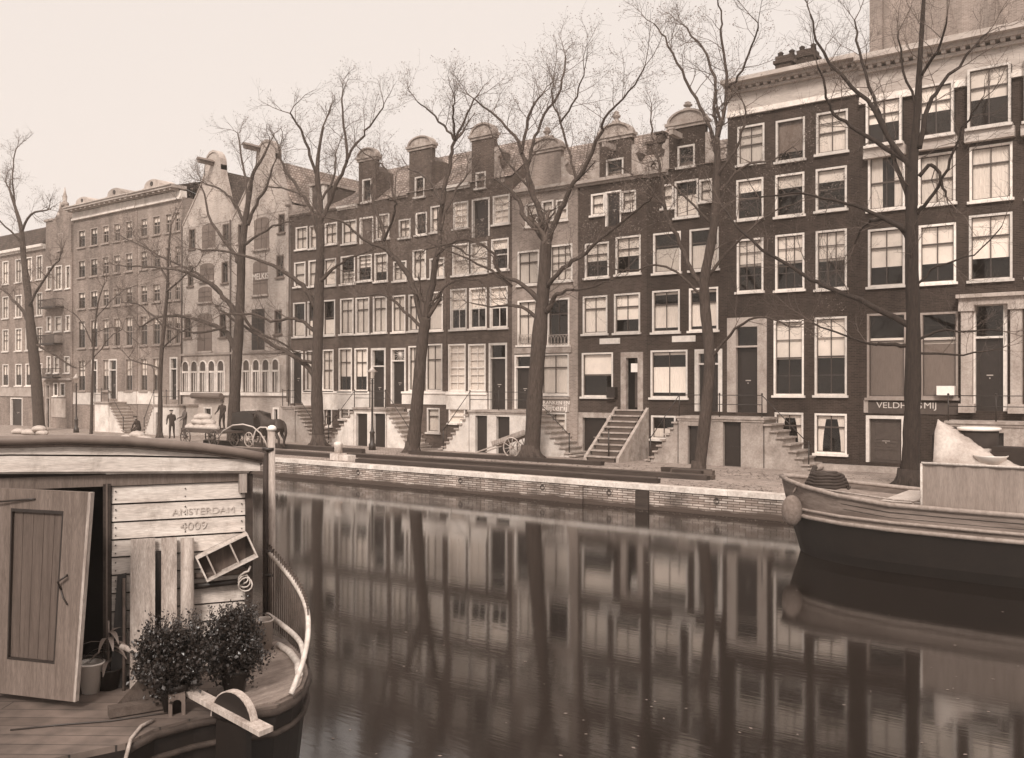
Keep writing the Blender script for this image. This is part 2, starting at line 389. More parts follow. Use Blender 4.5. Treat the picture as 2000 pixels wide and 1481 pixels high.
def window(house, x0, x1, z0, z1, yf, bars='4', cur='F', fm=None, sill=True, fw=.085):
    fm = fm or M_FRAME
    f = MB(); ya, yb = yf - .018, yf + .15
    zs = z0 + (.10 if sill else 0)
    f.box(x0, x0 + fw, ya, yb, zs, z1); f.box(x1 - fw, x1, ya, yb, zs, z1)
    f.box(x0 + fw, x1 - fw, ya + .002, yb, z1 - fw, z1); f.box(x0 + fw, x1 - fw, ya + .05, yb, zs, zs + fw * .8)
    if sill: f.box(x0 - .07, x1 + .07, yf - .12, yb, z0, zs)
    a, b, c, d = x0 + fw, x1 - fw, zs + fw * .8, z1 - fw; h = d - c; w = b - a
    y = yf + .1; t = .02
    def hb(fr, tt=t): f.box(a + .001, b, y - .035, y + .02, c + h * fr - tt, c + h * fr + tt)
    def vb(fr, lo=0, hi=1): f.box(a + w * fr - t * .8, a + w * fr + t * .8, y - .03, y + .015, c + h * lo, c + h * hi)
    mi = {'1': ([.5], []), '2': ([.5], [.5]), '4': ([.5, .76], [.5]), '6': ([.25, .5, .75], [.5]), '3': ([.33, .66], [.5]),
          'T': ([.68], [.5]), 't': ([.68], []), '9': ([.17, .34, .5, .67, .84], [.5]), '0': ([], []), 'v': ([], [.5]), 'X': ([.3, .52, .76], [.33, .66])}[bars]
    g_ = f; f = MB(); e_ = .03
    f.box(a, a + e_, y - .03, y + .015, c, d); f.box(b - e_, b, y - .03, y + .015, c, d); f.box(a + e_, b - e_, y - .03, y + .015, c, c + e_); f.box(a + e_, b - e_, y - .03, y + .015, d - e_, d)
    for q_ in mi[0]: hb(q_, .03 if abs(q_ - .5) < .01 or q_ in (.68,) else .014)
    for q_ in mi[1]: vb(q_)
    w_ = g_.build('window', fm, house)
    f.build('sash', (M_DOORM if house.get('dark_sash') else fm), w_)
    p = MB(); p.add([(a - .01, y, c), (b + .01, y, c), (b + .01, y, d), (a - .01, y, d)], [(0, 1, 2, 3)]); p.build('pane', M_GLASS, w_, recalc=False)
    if cur != 'N':
        g = MB(); yc = yf + .155
        def sheet(xa, xb, za, zb, mi_=0, fold=.012):
            n = max(4, int((xb - xa) / .05)); vs = []
            for i in range(n + 1):
                xx = xa + (xb - xa) * i / n; yy = yc + fold * math.sin(i * 2.1 + x0)
                vs += [(xx, yy, za), (xx, yy, zb)]
            g.add(vs, [(2 * i, 2 * i + 2, 2 * i + 3, 2 * i + 1) for i in range(n)], mi_, True)
        if cur == 'D': sheet(a - .03, b + .03, c, c + h * .64, 2, .0); sheet(a - .03, b + .03, c + h * .64, c + h * .72, 1, .0)
        if cur == 'E': sheet(a - .03, b + .03, c + h * .2, d, 2, .0)
        if cur == 'F': sheet(a - .03, b + .03, c, d)
        if cur == 'H': sheet(a - .03, b + .03, c + h * .33, d, 1, .0)
        if cur == 'h': sheet(a - .03, b + .03, c + h * .48, d, 1, .0)
        if cur == 'T': sheet(a - .03, b + .03, c + h * .7, d, 1, .0)
        if cur == 'B': sheet(a - .03, b + .03, c, c + h * .62)
        if cur == 'b': sheet(a - .03, b + .03, c, c + h * .45)
        if cur == 'V': sheet(a - .03, b + .03, c + h * .08, c + h * .66); sheet(a - .03, b + .03, c + h * .93, d, 1)
        if cur == 'S':
            for sgn, e in ((1, a - .03), (-1, b + .03)):
                vs = []; n = 6
                for i in range(n + 1):
                    zc_ = c + h * i / n; ww = w * (.2 + .16 * (i / n) ** 2)
                    vs += [(e, yc, zc_), (e + sgn * ww * .5, yc - .015, zc_), (e + sgn * ww, yc, zc_)]
                g.add(vs, [(3 * i + k, 3 * i + k + 1, 3 * i + k + 4, 3 * i + k + 3) for i in range(n) for k in (0, 1)], 0, True)
            sheet(a, b, d - h * .1, d, 1)
        if cur == 's':
            sheet(a - .03, a + w * .36, c, d); sheet(b - w * .28, b + .03, c, d)
        g.build('curtain', [M_CURT, M_BLIND, M_SHUT], w_, recalc=False)
    return w_
def door(house, x0, x1, z0, z1, yf, transom=.22, fm=None, dm=None, frame=.12, proud=.02, open_=False, steps=False):
    fm = fm or M_FRAME; dm = dm or M_DOOR
    f = MB(); ya, yb = yf - proud, yf + .2
    f.box(x0, x0 + frame, ya, yb, z0, z1); f.box(x1 - frame, x1, ya, yb, z0, z1); f.box(x0 + frame, x1 - frame, ya + .003, yb, z1 - frame, z1)
    a, b, d = x0 + frame, x1 - frame, z1 - frame; h = d - z0
    zt = d - h * transom if transom else d
    if transom: f.box(a, b, yf - proud + .01, yb, zt - .04, zt + .04)
    fo = f.build('door_frame', fm, house)
    if transom:
        p = MB(); p.add([(a, yf + .13, zt + .04), (b, yf + .13, zt + .04), (b, yf + .13, d), (a, yf + .13, d)], [(0, 1, 2, 3)]); p.build('transom_pane', M_GLASS, fo, recalc=False)
    if not open_:
        g = MB(); top = zt - .04 if transom else d; y = yf + .14
        g.box(a, b, y, y + .05, z0, top); w = b - a; hh = top - z0
        for (u0, u1, v0, v1) in ((.14, .86, .06, .3), (.14, .86, .36, .46), (.14, .86, .52, .93)):
            X_, Xb = a + w * u0, a + w * u1; Z_, Zb = z0 + hh * v0, z0 + hh * v1; t = .022
            for bx in ((X_, Xb, Z_, Z_ + t), (X_, Xb, Zb - t, Zb), (X_, X_ + t, Z_ + t, Zb - t), (Xb - t, Xb, Z_ + t, Zb - t)):
                g.box(bx[0], bx[1], y - .018, y + .001, bx[2], bx[3])
        do = g.build('door', dm, house)
        k = MB(); k.ball((a + w * .5, y - .03, z0 + hh * .45), .03); k.box(a + w * .38, a + w * .62, y - .012, y - .002, z0 + hh * .485, z0 + hh * .5); k.build('handle', M_ZINC, do)
    return fo

HS = {}
class House:
    def __init__(s, key, px0, px1, ybase, name, label, m, eave, wins, doors=(), yoff=0.0, zmat=None):
        s.key = key; s.yf = YF + yoff; s.px0, s.px1 = px0, px1; s.m = m
        s.x0, s.x1 = UX(px0), UX(px1); s.eave = eave
        s.root = thing(name, ((s.x0 + s.x1) / 2, s.yf + 5, 0), label, 'house', 'canal houses in a row along the quay'); s.root['dark_sash'] = int(key not in ('D4', 'C3', 'C2'))
        ops = []
        W_ = []
        for w in wins:
            a, b, yt, yb_ = w[:4]; ref = w[4] if len(w) > 4 and isinstance(w[4], (int, float)) else (a + b) / 2
            st = w[-1]
            x0, x1 = UX(a), UX(b); z1, z0 = zz(ref, yt), zz(ref, yb_)
            ops.append((x0 + .02, x1 - .02, z0 + .02, z1 - .02)); W_.append((x0, x1, z0, z1, st))
        for dd in doors:
            a, b, yt, yb_ = dd[:4]; ref = (a + b) / 2
            x0, x1 = UX(a), UX(b); z1, z0 = zz(ref, yt), max(0.0, zz(ref, yb_))
            ops.append((x0 + .02, x1 - .02, z0 + .001, z1 - .02)); W_.append((x0, x1, z0, z1, dd[4]))
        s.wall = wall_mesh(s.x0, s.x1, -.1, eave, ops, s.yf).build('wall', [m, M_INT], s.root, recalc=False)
        for x0, x1, z0, z1, st in W_:
            if st[0] == 'door':
                door(s.root, x0, x1, z0, z1, s.yf, **st[1])
            else:
                bars, cur = st[0], st[1]; fm = {'w': M_FRAME, 'g': M_FRAMED, 's': M_SHUT}[st[2] if len(st) > 2 else 'w']
                window(s.root, x0, x1, z0, z1, s.yf, bars, cur, fm)
        HS[key] = s
    def front_roof(s, rise=2.0, back=3.6, m=None, parapet=0.0):
        m_ = MB(); y0 = s.yf + .02; z = s.eave
        m_.add([(s.x0, y0 - .12, z), (s.x1, y0 - .12, z), (s.x1, y0 + back, z + rise), (s.x0, y0 + back, z + rise),
                (s.x0, y0 + 2 * back, z), (s.x1, y0 + 2 * back, z)], [(0, 1, 2, 3), (3, 2, 5, 4)])
        m_.add([(s.x0 + .01, y0, z), (s.x0 + .01, y0 + back, z + rise - .02), (s.x0 + .01, y0 + 2 * back, z)], [(0, 1, 2)], 1)
        m_.add([(s.x1 - .01, y0, z), (s.x1 - .01, y0 + back, z + rise - .02), (s.x1 - .01, y0 + 2 * back, z)], [(0, 1, 2)], 1)
        return m_.build('roof', [m or M_TILE, s.m], s.root)
    def gutter(s, m=None, h=.16, out=.22, xa=None, xb=None):
        m_ = MB(); xa = s.x0 if xa is None else xa; xb = s.x1 if xb is None else xb
        m_.box(xa + .01, xb - .01, s.yf - out, s.yf + .05, s.eave - h, s.eave + .01); m_.box(xa + .01, xb - .01, s.yf - out * .5, s.yf - .002, s.eave - h * 1.8, s.eave - h)
        return m_.build('gutter', m or M_STONE, s.root)
    def neck_gable(s, pa, pb, y_sh, y_top, y_base, win=None, beam=None, finial=None, wings=True, pm=None, arch_m=None):
        """brick neck rising from the eaves line, stone segmental pediment on top"""
        pc = (pa + pb) / 2; xa, xb = UX(pa), UX(pb); xc = (xa + xb) / 2
        zs, zt, zb = zz(pc, y_sh), zz(pc, y_top), min(zz(pc, y_base), s.eave - .05)
        y = s.yf - .03; ins = .12
        ops = []
        if win: a, b, yt, yb_ = win[:4]; W0 = (UX(a), UX(b), zz((a + b) / 2, yb_), zz((a + b) / 2, yt)); ops = [(W0[0] + .02, W0[1] - .02, W0[2] + .02, W0[3] - .02)]
        g = MB(); L, Rr = xa + ins, xb - ins
        xs = sorted([L, Rr] + [o[i] for o in ops for i in (0, 1)]); zs_ = sorted([zb, zs] + [o[i] for o in ops for i in (2, 3)])
        for i in range(len(xs) - 1):
            for j in range(len(zs_) - 1):
                cx, cz = (xs[i] + xs[i + 1]) / 2, (zs_[j] + zs_[j + 1]) / 2
                if not any(o[0] < cx < o[1] and o[2] < cz < o[3] for o in ops):
                    g.box(xs[i], xs[i + 1], y, y + .32, zs_[j], zs_[j + 1])
        # dormer body behind
        ze = zs - (zs - zb) * .1; bk = 1.5
        g.add([(L, y + .3, zb), (Rr, y + .3, zb), (Rr, y + bk, zb), (L, y + bk, zb), (L, y + .3, ze - .5), (Rr, y + .3, ze - .5), (Rr, y + bk, ze - .5), (L, y + bk, ze - .5),
               (xc, y + .3, ze), (xc, y + bk, ze)], [(0, 3, 7, 4), (1, 2, 6, 5), (4, 7, 9, 8), (5, 8, 9, 6), (3, 2, 6, 9, 7)], 0)
        g.add([(L + .02, y + .6, zb), (Rr - .02, y + .6, zb), (Rr - .02, y + .6, ze - .5), (L + .02, y + .6, ze - .5)], [(0, 1, 2, 3)], 1)
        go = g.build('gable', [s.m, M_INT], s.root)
        # pediment
        pm = pm or M_STONE
        p = MB(); w = (xb - xa) / 2; hh = zt - zs
        p.box(xa - .05, xb + .05, y - .14, y + .36, zs, zs + .14)
        p.box(xa + .02, xb - .02, y - .07, y + .34, zs - .14, zs)
        arch = []; n = 12
        for i in range(n + 1):
            q_ = math.pi * i / n; arch.append((xc - math.cos(q_) * w * .82, zs + .14 + math.sin(q_) * (hh - .14) * .86))
        p.prism(arch, y - .03, y + .3)
        p.build('pediment', arch_m or pm, go)
        r = MB()
        for i in range(n):
            q0, q1 = math.pi * i / n, math.pi * (i + 1) / n; hI, hO = (hh - .14) * .86, hh - .14
            def pt(q_, k, rr): return (xc - math.cos(q_) * w * rr, y + (-.12 if k else .34), zs + .14 + math.sin(q_) * (hI if rr < .9 else hO))
            r.hexa([pt(q0, 1, .82), pt(q1, 1, .82), pt(q1, 0, .82), pt(q0, 0, .82), pt(q0, 1, .95), pt(q1, 1, .95), pt(q1, 0, .95), pt(q0, 0, .95)])
        r.build('pediment_moulding', M_STONE, go)
        if wings:
            hgt = (zs - zb) * .75
            for sg, e in ((-1, L), (1, Rr)):
                sc = MB(); poly = [(e, zb)]; n2 = 8
                for i in range(n2 + 1):
                    t = i / n2; poly.append((e + sg * (.15 + .62 * (1 - t) ** 1.6 + .06 * math.sin(t * 9)), zb + hgt * t))
                poly.append((e, zb + hgt))
                sc.prism(poly if sg > 0 else poly[::-1], y + .04, y + .2)
                sc.tube([(e + sg * .5, y + .02, zb + .28), (e + sg * .5, y + .22, zb + .28)], .24, 10)
                sc.tube([(e + sg * .22, y + .02, zb + hgt * .8), (e + sg * .22, y + .22, zb + hgt * .8)], .16, 10)
                sc.build('scroll', pm, go)
        if finial:
            fz = zz(pc, finial); h = fz - zt; f = MB()
            f.lathe((xc, y + .12, zt - .03), [(.22, 0), (.22, h * .2), (.1, h * .25), (.1, h * .4), (.2, h * .5), (.22, h * .62), (.12, h * .75), (.16, h * .85), (.03, h)], 10)
            f.build('finial', pm, go)
        if win: window(s.root, *W0, y, win[4], win[5], M_FRAME)
        if beam:
            bp, by = beam; X = UX(bp); Z = zz(bp, by); h = MB(); h.box(X - .1, X + .1, y - 1.0, y + .3, Z - .12, Z + .12)
            h.box(X - .14, X + .14, y - 1.03, y - .85, Z + .12, Z + .2); h.build('hoist_beam', M_PLASG, go)
        return go
    def band(s, yt, yb_, ref, name, m, out=.06, pa=None, pb=None):
        xa = s.x0 if pa is None else UX(pa); xb = s.x1 if pb is None else UX(pb)
        b = MB(); b.box(xa + .005, xb - .005, s.yf - out, s.yf - .001, zz(ref, yb_), zz(ref, yt)); return b.build(name, m, s.root)

DR = lambda **k: ('door', k)
# row heights shared by the brick houses of the left block
def rows(cols, spec, ref):
    o = []
    for (yt, yb_, st) in spec:
        for c in cols: o.append((c[0], c[1], yt, yb_, ref, st))
    return o
# --- H1 leftmost
House('H1', -110, 89, 0, 'canal_house', 'leftmost brick house with a dark tiled mansard roof, at the photo edge', M_BM, zz(60, 482),
      rows([(-90, -77), (-68, -55), (-42, -30), (-20, -8), (4, 16), (29, 42), (49, 62), (70, 82)], [(500, 549, '2F'), (572, 619, '2F'), (639, 686, '4F'), (710, 756, '2h')], 70),
      [(20, 43, 777, 842, DR(transom=0, frame=.1))], yoff=.04)
h = HS['H1']
m = MB(); zt = zz(60, 441); e = h.eave
m.add([(h.x0, h.yf - .1, e), (h.x1 - .5, h.yf - .1, e), (h.x1 - .5, h.yf + 1.1, zt), (h.x0, h.yf + 1.1, zt), (h.x1 - .5, h.yf + 9, zt), (h.x0, h.yf + 9, zt), (h.x1 - .5, h.yf + 10, e)], [(0, 1, 2, 3), (3, 2, 4, 5), (1, 6, 4, 2)])
m.build('roof', M_TILED, h.root); h.gutter(M_FRAME, .22, .4)
h.band(757, 775, 70, 'plinth_cornice', M_PLASG, .09)
# --- H2 gabled with balconies
House('H2', 89, 143, 0, 'gabled_house', 'narrow dark gabled house with iron balconies and a pointed finial, second from the left', M_BM, zz(116, 500),
      [(94, 103, 521, 568, 'TF'), (110, 124, 519, 568, 'TF'), (131, 140, 519, 566, 'TF'),
       (94, 103, 618, 650, '1F'), (110, 123, 618, 650, '1F'), (131, 140, 616, 649, '1F'),
       (94, 102, 696, 731, '1F'), (108, 118, 696, 731, '1F'), (128, 139, 696, 731, '1F'), (107, 116, 748, 776, '1N'), (120, 130, 748, 776, '1N')],
      [(92, 101, 750, 838, DR(transom=.3, frame=.14, fm=M_PLASG)), ], yoff=-.12)
h = HS['H2']; xa, xb = h.x0 + .25, h.x1 - .1; xc = UX(126); zb, zt = h.eave - .3, zz(126, 402)
g = MB(); poly = [(xa, zb), (xb, zb), (xb, zz(135, 440)), (xc + .9, zz(130, 420)), (xc + .35, zt), (xc - .35, zt), (xc - 1.3, zz(118, 425)), (xa + .1, zz(110, 430))]
g.prism(poly, h.yf - .02, h.yf + .35)
g.add([(xa, h.yf + .3, zb), (xb, h.yf + .3, zb), (xb, h.yf + 9, zb), (xa, h.yf + 9, zb), (xc, h.yf + .3, zt - .5), (xc, h.yf + 9, zt - .5)], [(1, 2, 5, 4), (0, 4, 5, 3), (2, 3, 5)], 0)
go = g.build('gable', h.m, h.root)
f = MB(); f.lathe((xc, h.yf + .15, zt - .05), [(.3, 0), (.34, .25), (.16, .4), (.2, .8), (.1, 1.1), (.02, 1.6)], 8); f.build('finial', M_STONE, go)
f = MB(); X = UX(117); f.lathe((X, h.yf + .15, zz(117, 425) - .1), [(.24, 0), (.28, .4), (.14, .55), (.02, 1.5)], 8); f.build('pinnacle', M_STONE, go)
f = MB(); f.box(xa - .1, xa + 1.3, h.yf - .12, h.yf + .3, zz(108, 431), zz(108, 427)); f.build('ledge', M_STONE, go)
window(h.root, UX(117), UX(127), zz(122, 492), zz(122, 456), h.yf - .03, '1', 'N', M_FRAMED)
for (pa, pb, yt, yb_) in ((94, 128, 586, 600), (90, 125, 655, 671), (96, 122, 720, 736)):
    b = MB(); x0_, x1_ = UX(pa), UX(pb); z0_, z1_ = zz(110, yb_), zz(110, yt); y0_ = h.yf - .75
    b.box(x0_, x1_, y0_, h.yf - .001, z0_ - .14, z0_); b.box(x0_, x1_, y0_, y0_ + .05, z1_ - .05, z1_)
    b.box(x0_, x0_ + .05, y0_ + .05, h.yf, z1_ - .05, z1_); b.box(x1_ - .05, x1_, y0_ + .05, h.yf, z1_ - .05, z1_)
    n = int((x1_ - x0_) / .16)
    for i in range(n + 1):
        xx = x0_ + .02 + (x1_ - x0_ - .04) * i / n; b.box(xx - .015, xx + .015, y0_ + .01, y0_ + .04, z0_, z1_ - .05)
    b.build('balcony', M_IRON, h.root)
h.band(739, 743, 110, 'stone_band', M_PLASG, .16); h.band(778, 815, 110, 'plinth', M_PLASG, .05, 104, 132)
# --- C1, C2, C3 : pale cornice, dormers
crow = lambda s1, s5: [(449, 486, s1), (508, 545, s1), (570, 606, s1), (626, 683, s1), (703, 766, s5)]
def centry(key, pa, pb, cols, lab, m, yo, dpx, doorpx=None, st='2Tg', st5='Thg'):
    wins = []
    for (yt, yb_, s_) in crow(st, st5):
        for c in cols:
            if yt == 703 and doorpx and abs(c[0] - doorpx[0]) < 12: continue
            wins.append((c[0], c[1], yt, yb_, 160, s_))
    K = (1425 + (doorpx[0] if doorpx else 0)) / 1585.0
    drs = [(doorpx[0], doorpx[1], 754 - 51 * K, 754 + 24 * K, DR(transom=.25, frame=.12))] if doorpx else []
    House(key, pa, pb, 0, 'canal_house', lab, m, zz(150, 427), wins, drs, yoff=yo)
    h = HS[key]; e = h.eave; zt = zz(150, 416)
    c = MB(); c.box(h.x0 + .01, h.x1 - .01, h.yf - .12, h.yf + .4, e, zt); c.box(h.x0 + .01, h.x1 - .01, h.yf - .22, h.yf + .4, e - .16, e)
    ct = c.build('cornice', M_PLAS, h.root)
    c = MB(); c.box(h.x0 + .01, h.x1 - .01, h.yf - .85, h.yf + .4, zt + .13, zt + .29); c.box(h.x0 + .03, h.x1 - .03, h.yf - .95, h.yf + .4, zt + .29, zt + .36)
    n = int((h.x1 - h.x0) / .65)
    for i in range(n):
        xx = h.x0 + (i + .5) * (h.x1 - h.x0) / n; c.box(xx - .12, xx + .12, h.yf - .75, h.yf - .1, zt, zt + .13)
    c.build('eaves_brackets', M_CORN, ct)
    r = MB(); z = zt + .3; r.add([(h.x0, h.yf - .6, z), (h.x1, h.yf - .6, z), (h.x1, h.yf + 4, z + 1.3), (h.x0, h.yf + 4, z + 1.3), (h.x1, h.yf + 9, z), (h.x0, h.yf + 9, z)], [(0, 1, 2, 3), (3, 2, 4, 5)])
    ro = r.build('roof', M_TILE, h.root)
    # dormer with a bow top
    pa_, pb_, top = dpx; xa, xb = UX(pa_), UX(pb_); zd = zz((pa_ + pb_) / 2, top); d = MB(); xc = (xa + xb) / 2; w = (xb - xa) / 2
    poly = [(xa - .25, zt + .36), (xb + .25, zt + .36), (xb + .25, zt + .46)] + [(xc + w * math.cos(math.pi * i / 12), zt + .46 + (zd - zt - .46) * math.sin(math.pi * i / 12) ** .8) for i in range(13)] + [(xa - .25, zt + .46)]
    d.prism(poly, h.yf - .8, h.yf + .6); do = d.build('dormer', M_PLASG, ro)
    d = MB(); d.tube([(xc, h.yf - .84, zt + .36 + (zd - zt - .36) * .5), (xc, h.yf - .79, zt + .36 + (zd - zt - .36) * .5)], (zd - zt - .36) * .26, 14); d.build('round_window', M_DOOR, do)
    return h
h = centry('C1', 143, 197, [(152, 167), (176, 191)], 'mid-brown house with pale cornice, directly right of the balcony house', M_BM, .02, (166, 192, 388), (178, 190))
h.band(767, 790, 160, 'plinth', M_PLAS, .05)
h = centry('C2', 197, 268, [(200, 214), (222, 236), (245, 260)], 'mid-brown house with pale cornice above the white basement and broad white steps', M_BM, -.02, (229, 257, 371), (213, 229))
h.band(765, 789, 240, 'plinth', M_PLAS, .07, 232, 268)
h = centry('C3', 268, 355, [(273, 288), (297, 313), (322, 335), (340, 352)], 'pale brick house with pale cornice just left of the two warehouses', M_BE, .03, (300, 330, 354), (331, 346))
h.band(765, 790, 300, 'plinth', M_PLAS, .06, 268, 318)

# --- warehouses
def warehouse(key, pa, pb, lab, yo, topc, ytop, neckw, ysh, bays, wins, arches, doors_, sign=None, beam=None):
    House(key, pa, pb, 0, 'warehouse', lab, M_BL, zz((pa + pb) / 2, ysh), wins, doors_, yoff=yo)
    h = HS[key]; h.root['category'] = 'warehouse'; h.root['group'] = 'twin gabled warehouses'
    e = h.eave; xc = UX(topc); zt = zz(topc, ytop); nw = neckw / 2
    y = h.yf - .03
    prof = []      # right side going up
    hgt = zt - e; zn = e + hgt * .68
    for i in range(9):
        t = i / 8; xx = (h.x1 - .05 - xc) * (1 - t) ** 1.15 + nw * (1 - (1 - t) ** 1.15); prof.append((xx, e - .4 + (zn - e + .4) * t))
    left = []
    for i in range(9):
        t = i / 8; xx = (xc - h.x0 - .05) * (1 - t) ** 1.15 + nw * (1 - (1 - t) ** 1.15); left.append((-xx, e - .4 + (zn - e + .4) * t))
    top = [(nw * math.cos(q_), zn + .35 + (zt - zn - .35) * math.sin(q_)) for q_ in [math.pi * i / 8 for i in range(9)]]
    poly = [(xc + a, b) for a, b in prof] + [(xc + a, b) for a, b in top] + [(xc + a, b) for a, b in left[::-1]]
    g = MB(); g.prism(poly, y, y + .4); go = g.build('gable', h.m, h.root)
    cp = MB()      # coping strip along the gable edge
    edge = poly
    for i in range(len(edge) - 1):
        (xa, za), (xb, zb_) = edge[i], edge[i + 1]
        if abs(xa - xb) + abs(za - zb_) < .02: continue
        cp.hexa([(xa, y - .06, za), (xb, y - .06, zb_), (xb, y + .46, zb_), (xa, y + .46, za), (xa, y - .06, za + .16), (xb, y - .06, zb_ + .16), (xb, y + .46, zb_ + .16), (xa, y + .46, za + .16)])
    cp.build('gable_coping', M_PLASG, go)
    r = MB(); zr = zn + .3
    r.add([(xc, y + .3, zr), (xc, y + 17, zr), (h.x1 + .05, y + 17, e + .1), (h.x1 + .05, y + .3, e + .1), (h.x0 - .05, y + 17, e + .1), (h.x0 - .05, y + .3, e + .1)], [(0, 3, 2, 1), (0, 1, 4, 5), (1, 2, 4)])
    r.build('roof', M_TILED if key == 'W1' else M_TILE, h.root)
    if beam:
        bp, by = beam; X = UX(bp); Z = zz(bp, by); b = MB(); b.box(X - .1, X + .1, y - 1.2, y + .3, Z - .11, Z + .11); b.prism([(X - .22, Z + .11), (X + .22, Z + .11), (X, Z + .3)], y - 1.25, y + .1)
        b.build('hoist_beam', M_SHUT, go)
    for (a, b_, yt, yb_, k) in bays:      # loading doors and one open bay
        x0_, x1_ = UX(a), UX(b_); z0_, z1_ = zz((a + b_) / 2, yb_), zz((a + b_) / 2, yt)
        d = MB(); yy = h.yf - (.0 if z1_ < e else .03)
        n = 8; dz = .22
        if k == 'o': d.box(x0_, x1_, yy - .02, yy - .003, z0_, z1_)  # open bay: flat dark panel stands in for the shade inside
        else:
            pol = [(x0_, z0_), (x1_, z0_)] + [((x0_ + x1_) / 2 + (x1_ - x0_) / 2 * math.cos(math.pi * i / 8), z1_ - dz + dz * math.sin(math.pi * i / 8)) for i in range(9)]
            d.prism(pol, yy - .03, yy - .003)
        do = d.build('loading_bay', M_SHUT if k != 'o' else M_DOOR, h.root)
        s_ = MB(); s_.box(x0_ - .1, x1_ + .1, yy - .16, yy - .004, z0_ - .12, z0_); s_.build('sill', M_PLASG, do)
        f_ = MB(); f_.box((x0_ + x1_) / 2 - .02, (x0_ + x1_) / 2 + .02, yy - .045, yy - .03, z0_, z1_ - .1)
        for q_ in (.33, .66): f_.box(x0_ + .05, x1_ - .05, yy - .045, yy - .03, z0_ + (z1_ - z0_) * q_ - .02, z0_ + (z1_ - z0_) * q_ + .02)
        f_.build('battens', M_DOORM, do)
    # arcade
    h.band(690, 694, 400, 'stone_band', M_PLASG, .14); h.band(766, 772, 400, 'sill_band', M_PLAS, .16)
    h.band(695, 765, 400, 'arcade_wall', M_PLASG, .02)
    for c in arches:
        w_ = 6.0; xa, xb = UX(c - w_), UX(c + w_); zb_, zt_ = zz(400, 765), zz(400, 706); xm = (xa + xb) / 2; ww = (xb - xa) / 2; yy = h.yf - .03
        pol = [(xa, zb_), (xb, zb_)] + [(xm + ww * math.cos(math.pi * i / 10), zt_ - ww + ww * math.sin(math.pi * i / 10)) for i in range(11)]
        a_ = MB(); a_.prism(pol, yy - .012, yy - .001); ao = a_.build('arched_window', M_DOORM, h.root)
        f_ = MB()
        for i in range(10):
            q0, q1 = math.pi * i / 10, math.pi * (i + 1) / 10; zc_ = zt_ - ww
            def pp(q_, rr, yv): return (xm + ww * rr * math.cos(q_), yv, zc_ + ww * rr * math.sin(q_))
            f_.hexa([pp(q0, 1, yy - .08), pp(q1, 1, yy - .08), pp(q1, 1, yy), pp(q0, 1, yy), pp(q0, 1.22, yy - .08), pp(q1, 1.22, yy - .08), pp(q1, 1.22, yy), pp(q0, 1.22, yy)])
        f_.box(xa - .16, xa, yy - .09, yy, zb_, zt_ - ww); f_.box(xb, xb + .16, yy - .09, yy, zb_, zt_ - ww)
        f_.box(xa, xb, yy - .07, yy - .012, zb_ + (zt_ - zb_) * .62, zb_ + (zt_ - zb_) * .68)
        f_.box(xm - .1, xm - .04, yy - .05, yy - .012, zb_, zb_ + (zt_ - zb_) * .62); f_.box(xm + .12, xm + .2, yy - .05, yy - .012, zb_, zb_ + (zt_ - zb_) * .62)
        f_.build('arch_frame', M_PLAS, ao)
    return h
w1 = warehouse('W1', 355, 456, 'left warehouse with a bell gable, hoist beam and shuttered loading doors', .0, 417, 298, 1.9, 428,
     [(395, 421, 437, 486, 'a'), (391, 418, 514, 549, 'a'), (388, 414, 560, 590, 'a'), (386, 414, 612, 686, 'a')],
     [(369, 382, 447, 489, '1Ns'), (435, 448, 437, 478, '1Ns'), (367, 378, 518, 562, '1Ns'), (433, 446, 511, 556, '1Ns'), (360, 374, 614, 663, '1Ns'), (429, 442, 611, 662, '1Ns')],
     [364, 381, 398, 415, 433], [(366, 384, 792, 842, DR(transom=0, fm=M_PLAS)), (398, 414, 795, 848, DR(transom=0, fm=M_PLAS))], beam=(417, 321))
w2 = warehouse('W2', 456, 566, 'right warehouse with the tallest bell gable and a white lettered board on its doors', -.05, 522, 278, 2.0, 408,
     [(498, 527, 425, 487, 'a'), (496, 524, 509, 576, 'a'), (493, 518, 604, 684, 'o')],
     [(545, 558, 418, 458, '1Ns'), (541, 556, 498, 545, '1Ns'), (537, 552, 605, 656, '1Ns'), (466, 479, 437, 480, '1Ns'), (464, 477, 515, 560, '1Ns'), (462, 475, 612, 660, '1Ns')],
     [466, 484, 503, 522, 541], [(534, 546, 796, 858, DR(transom=0, fm=M_PLAS)), (480, 500, 800, 852, DR(transom=0, fm=M_PLAS))], beam=(508, 294))
h = w2
X0_, X1_ = UX(499), UX(524); Z = (zz(511, 535) + zz(511, 547)) / 2
b = MB(); b.box(X0_, X1_, h.yf - .075, h.yf - .05, Z - .25, Z + .25); bo = b.build('sign_board', M_SHUT, h.root)
text_part('lettering', 'MELKIS', .58, ((X0_ + X1_) / 2, h.yf - .08, Z), (R(90), 0, 0), M_LETW, bo, .004, .93)
b = MB(); b.tube([(h.x1 + .0, h.yf - .12, zz(566, 404)), (h.x1, h.yf - .12, zz(566, 785))], .09, 8); b.tube([(h.x1, h.yf - .12, zz(566, 404)), (h.x1, h.yf - .12, zz(566, 398))], [.16, .2], 8)
b.build('drainpipe', M_PLASG, h.root)
for hh_, px_ in ((w1, 357), (w1, 452)):
    b = MB(); b.tube([(UX(px_), hh_.yf - .1, zz(px_, 430)), (UX(px_), hh_.yf - .1, zz(px_, 790))], .05, 6); b.build('drainpipe', M_DOORM, hh_.root)

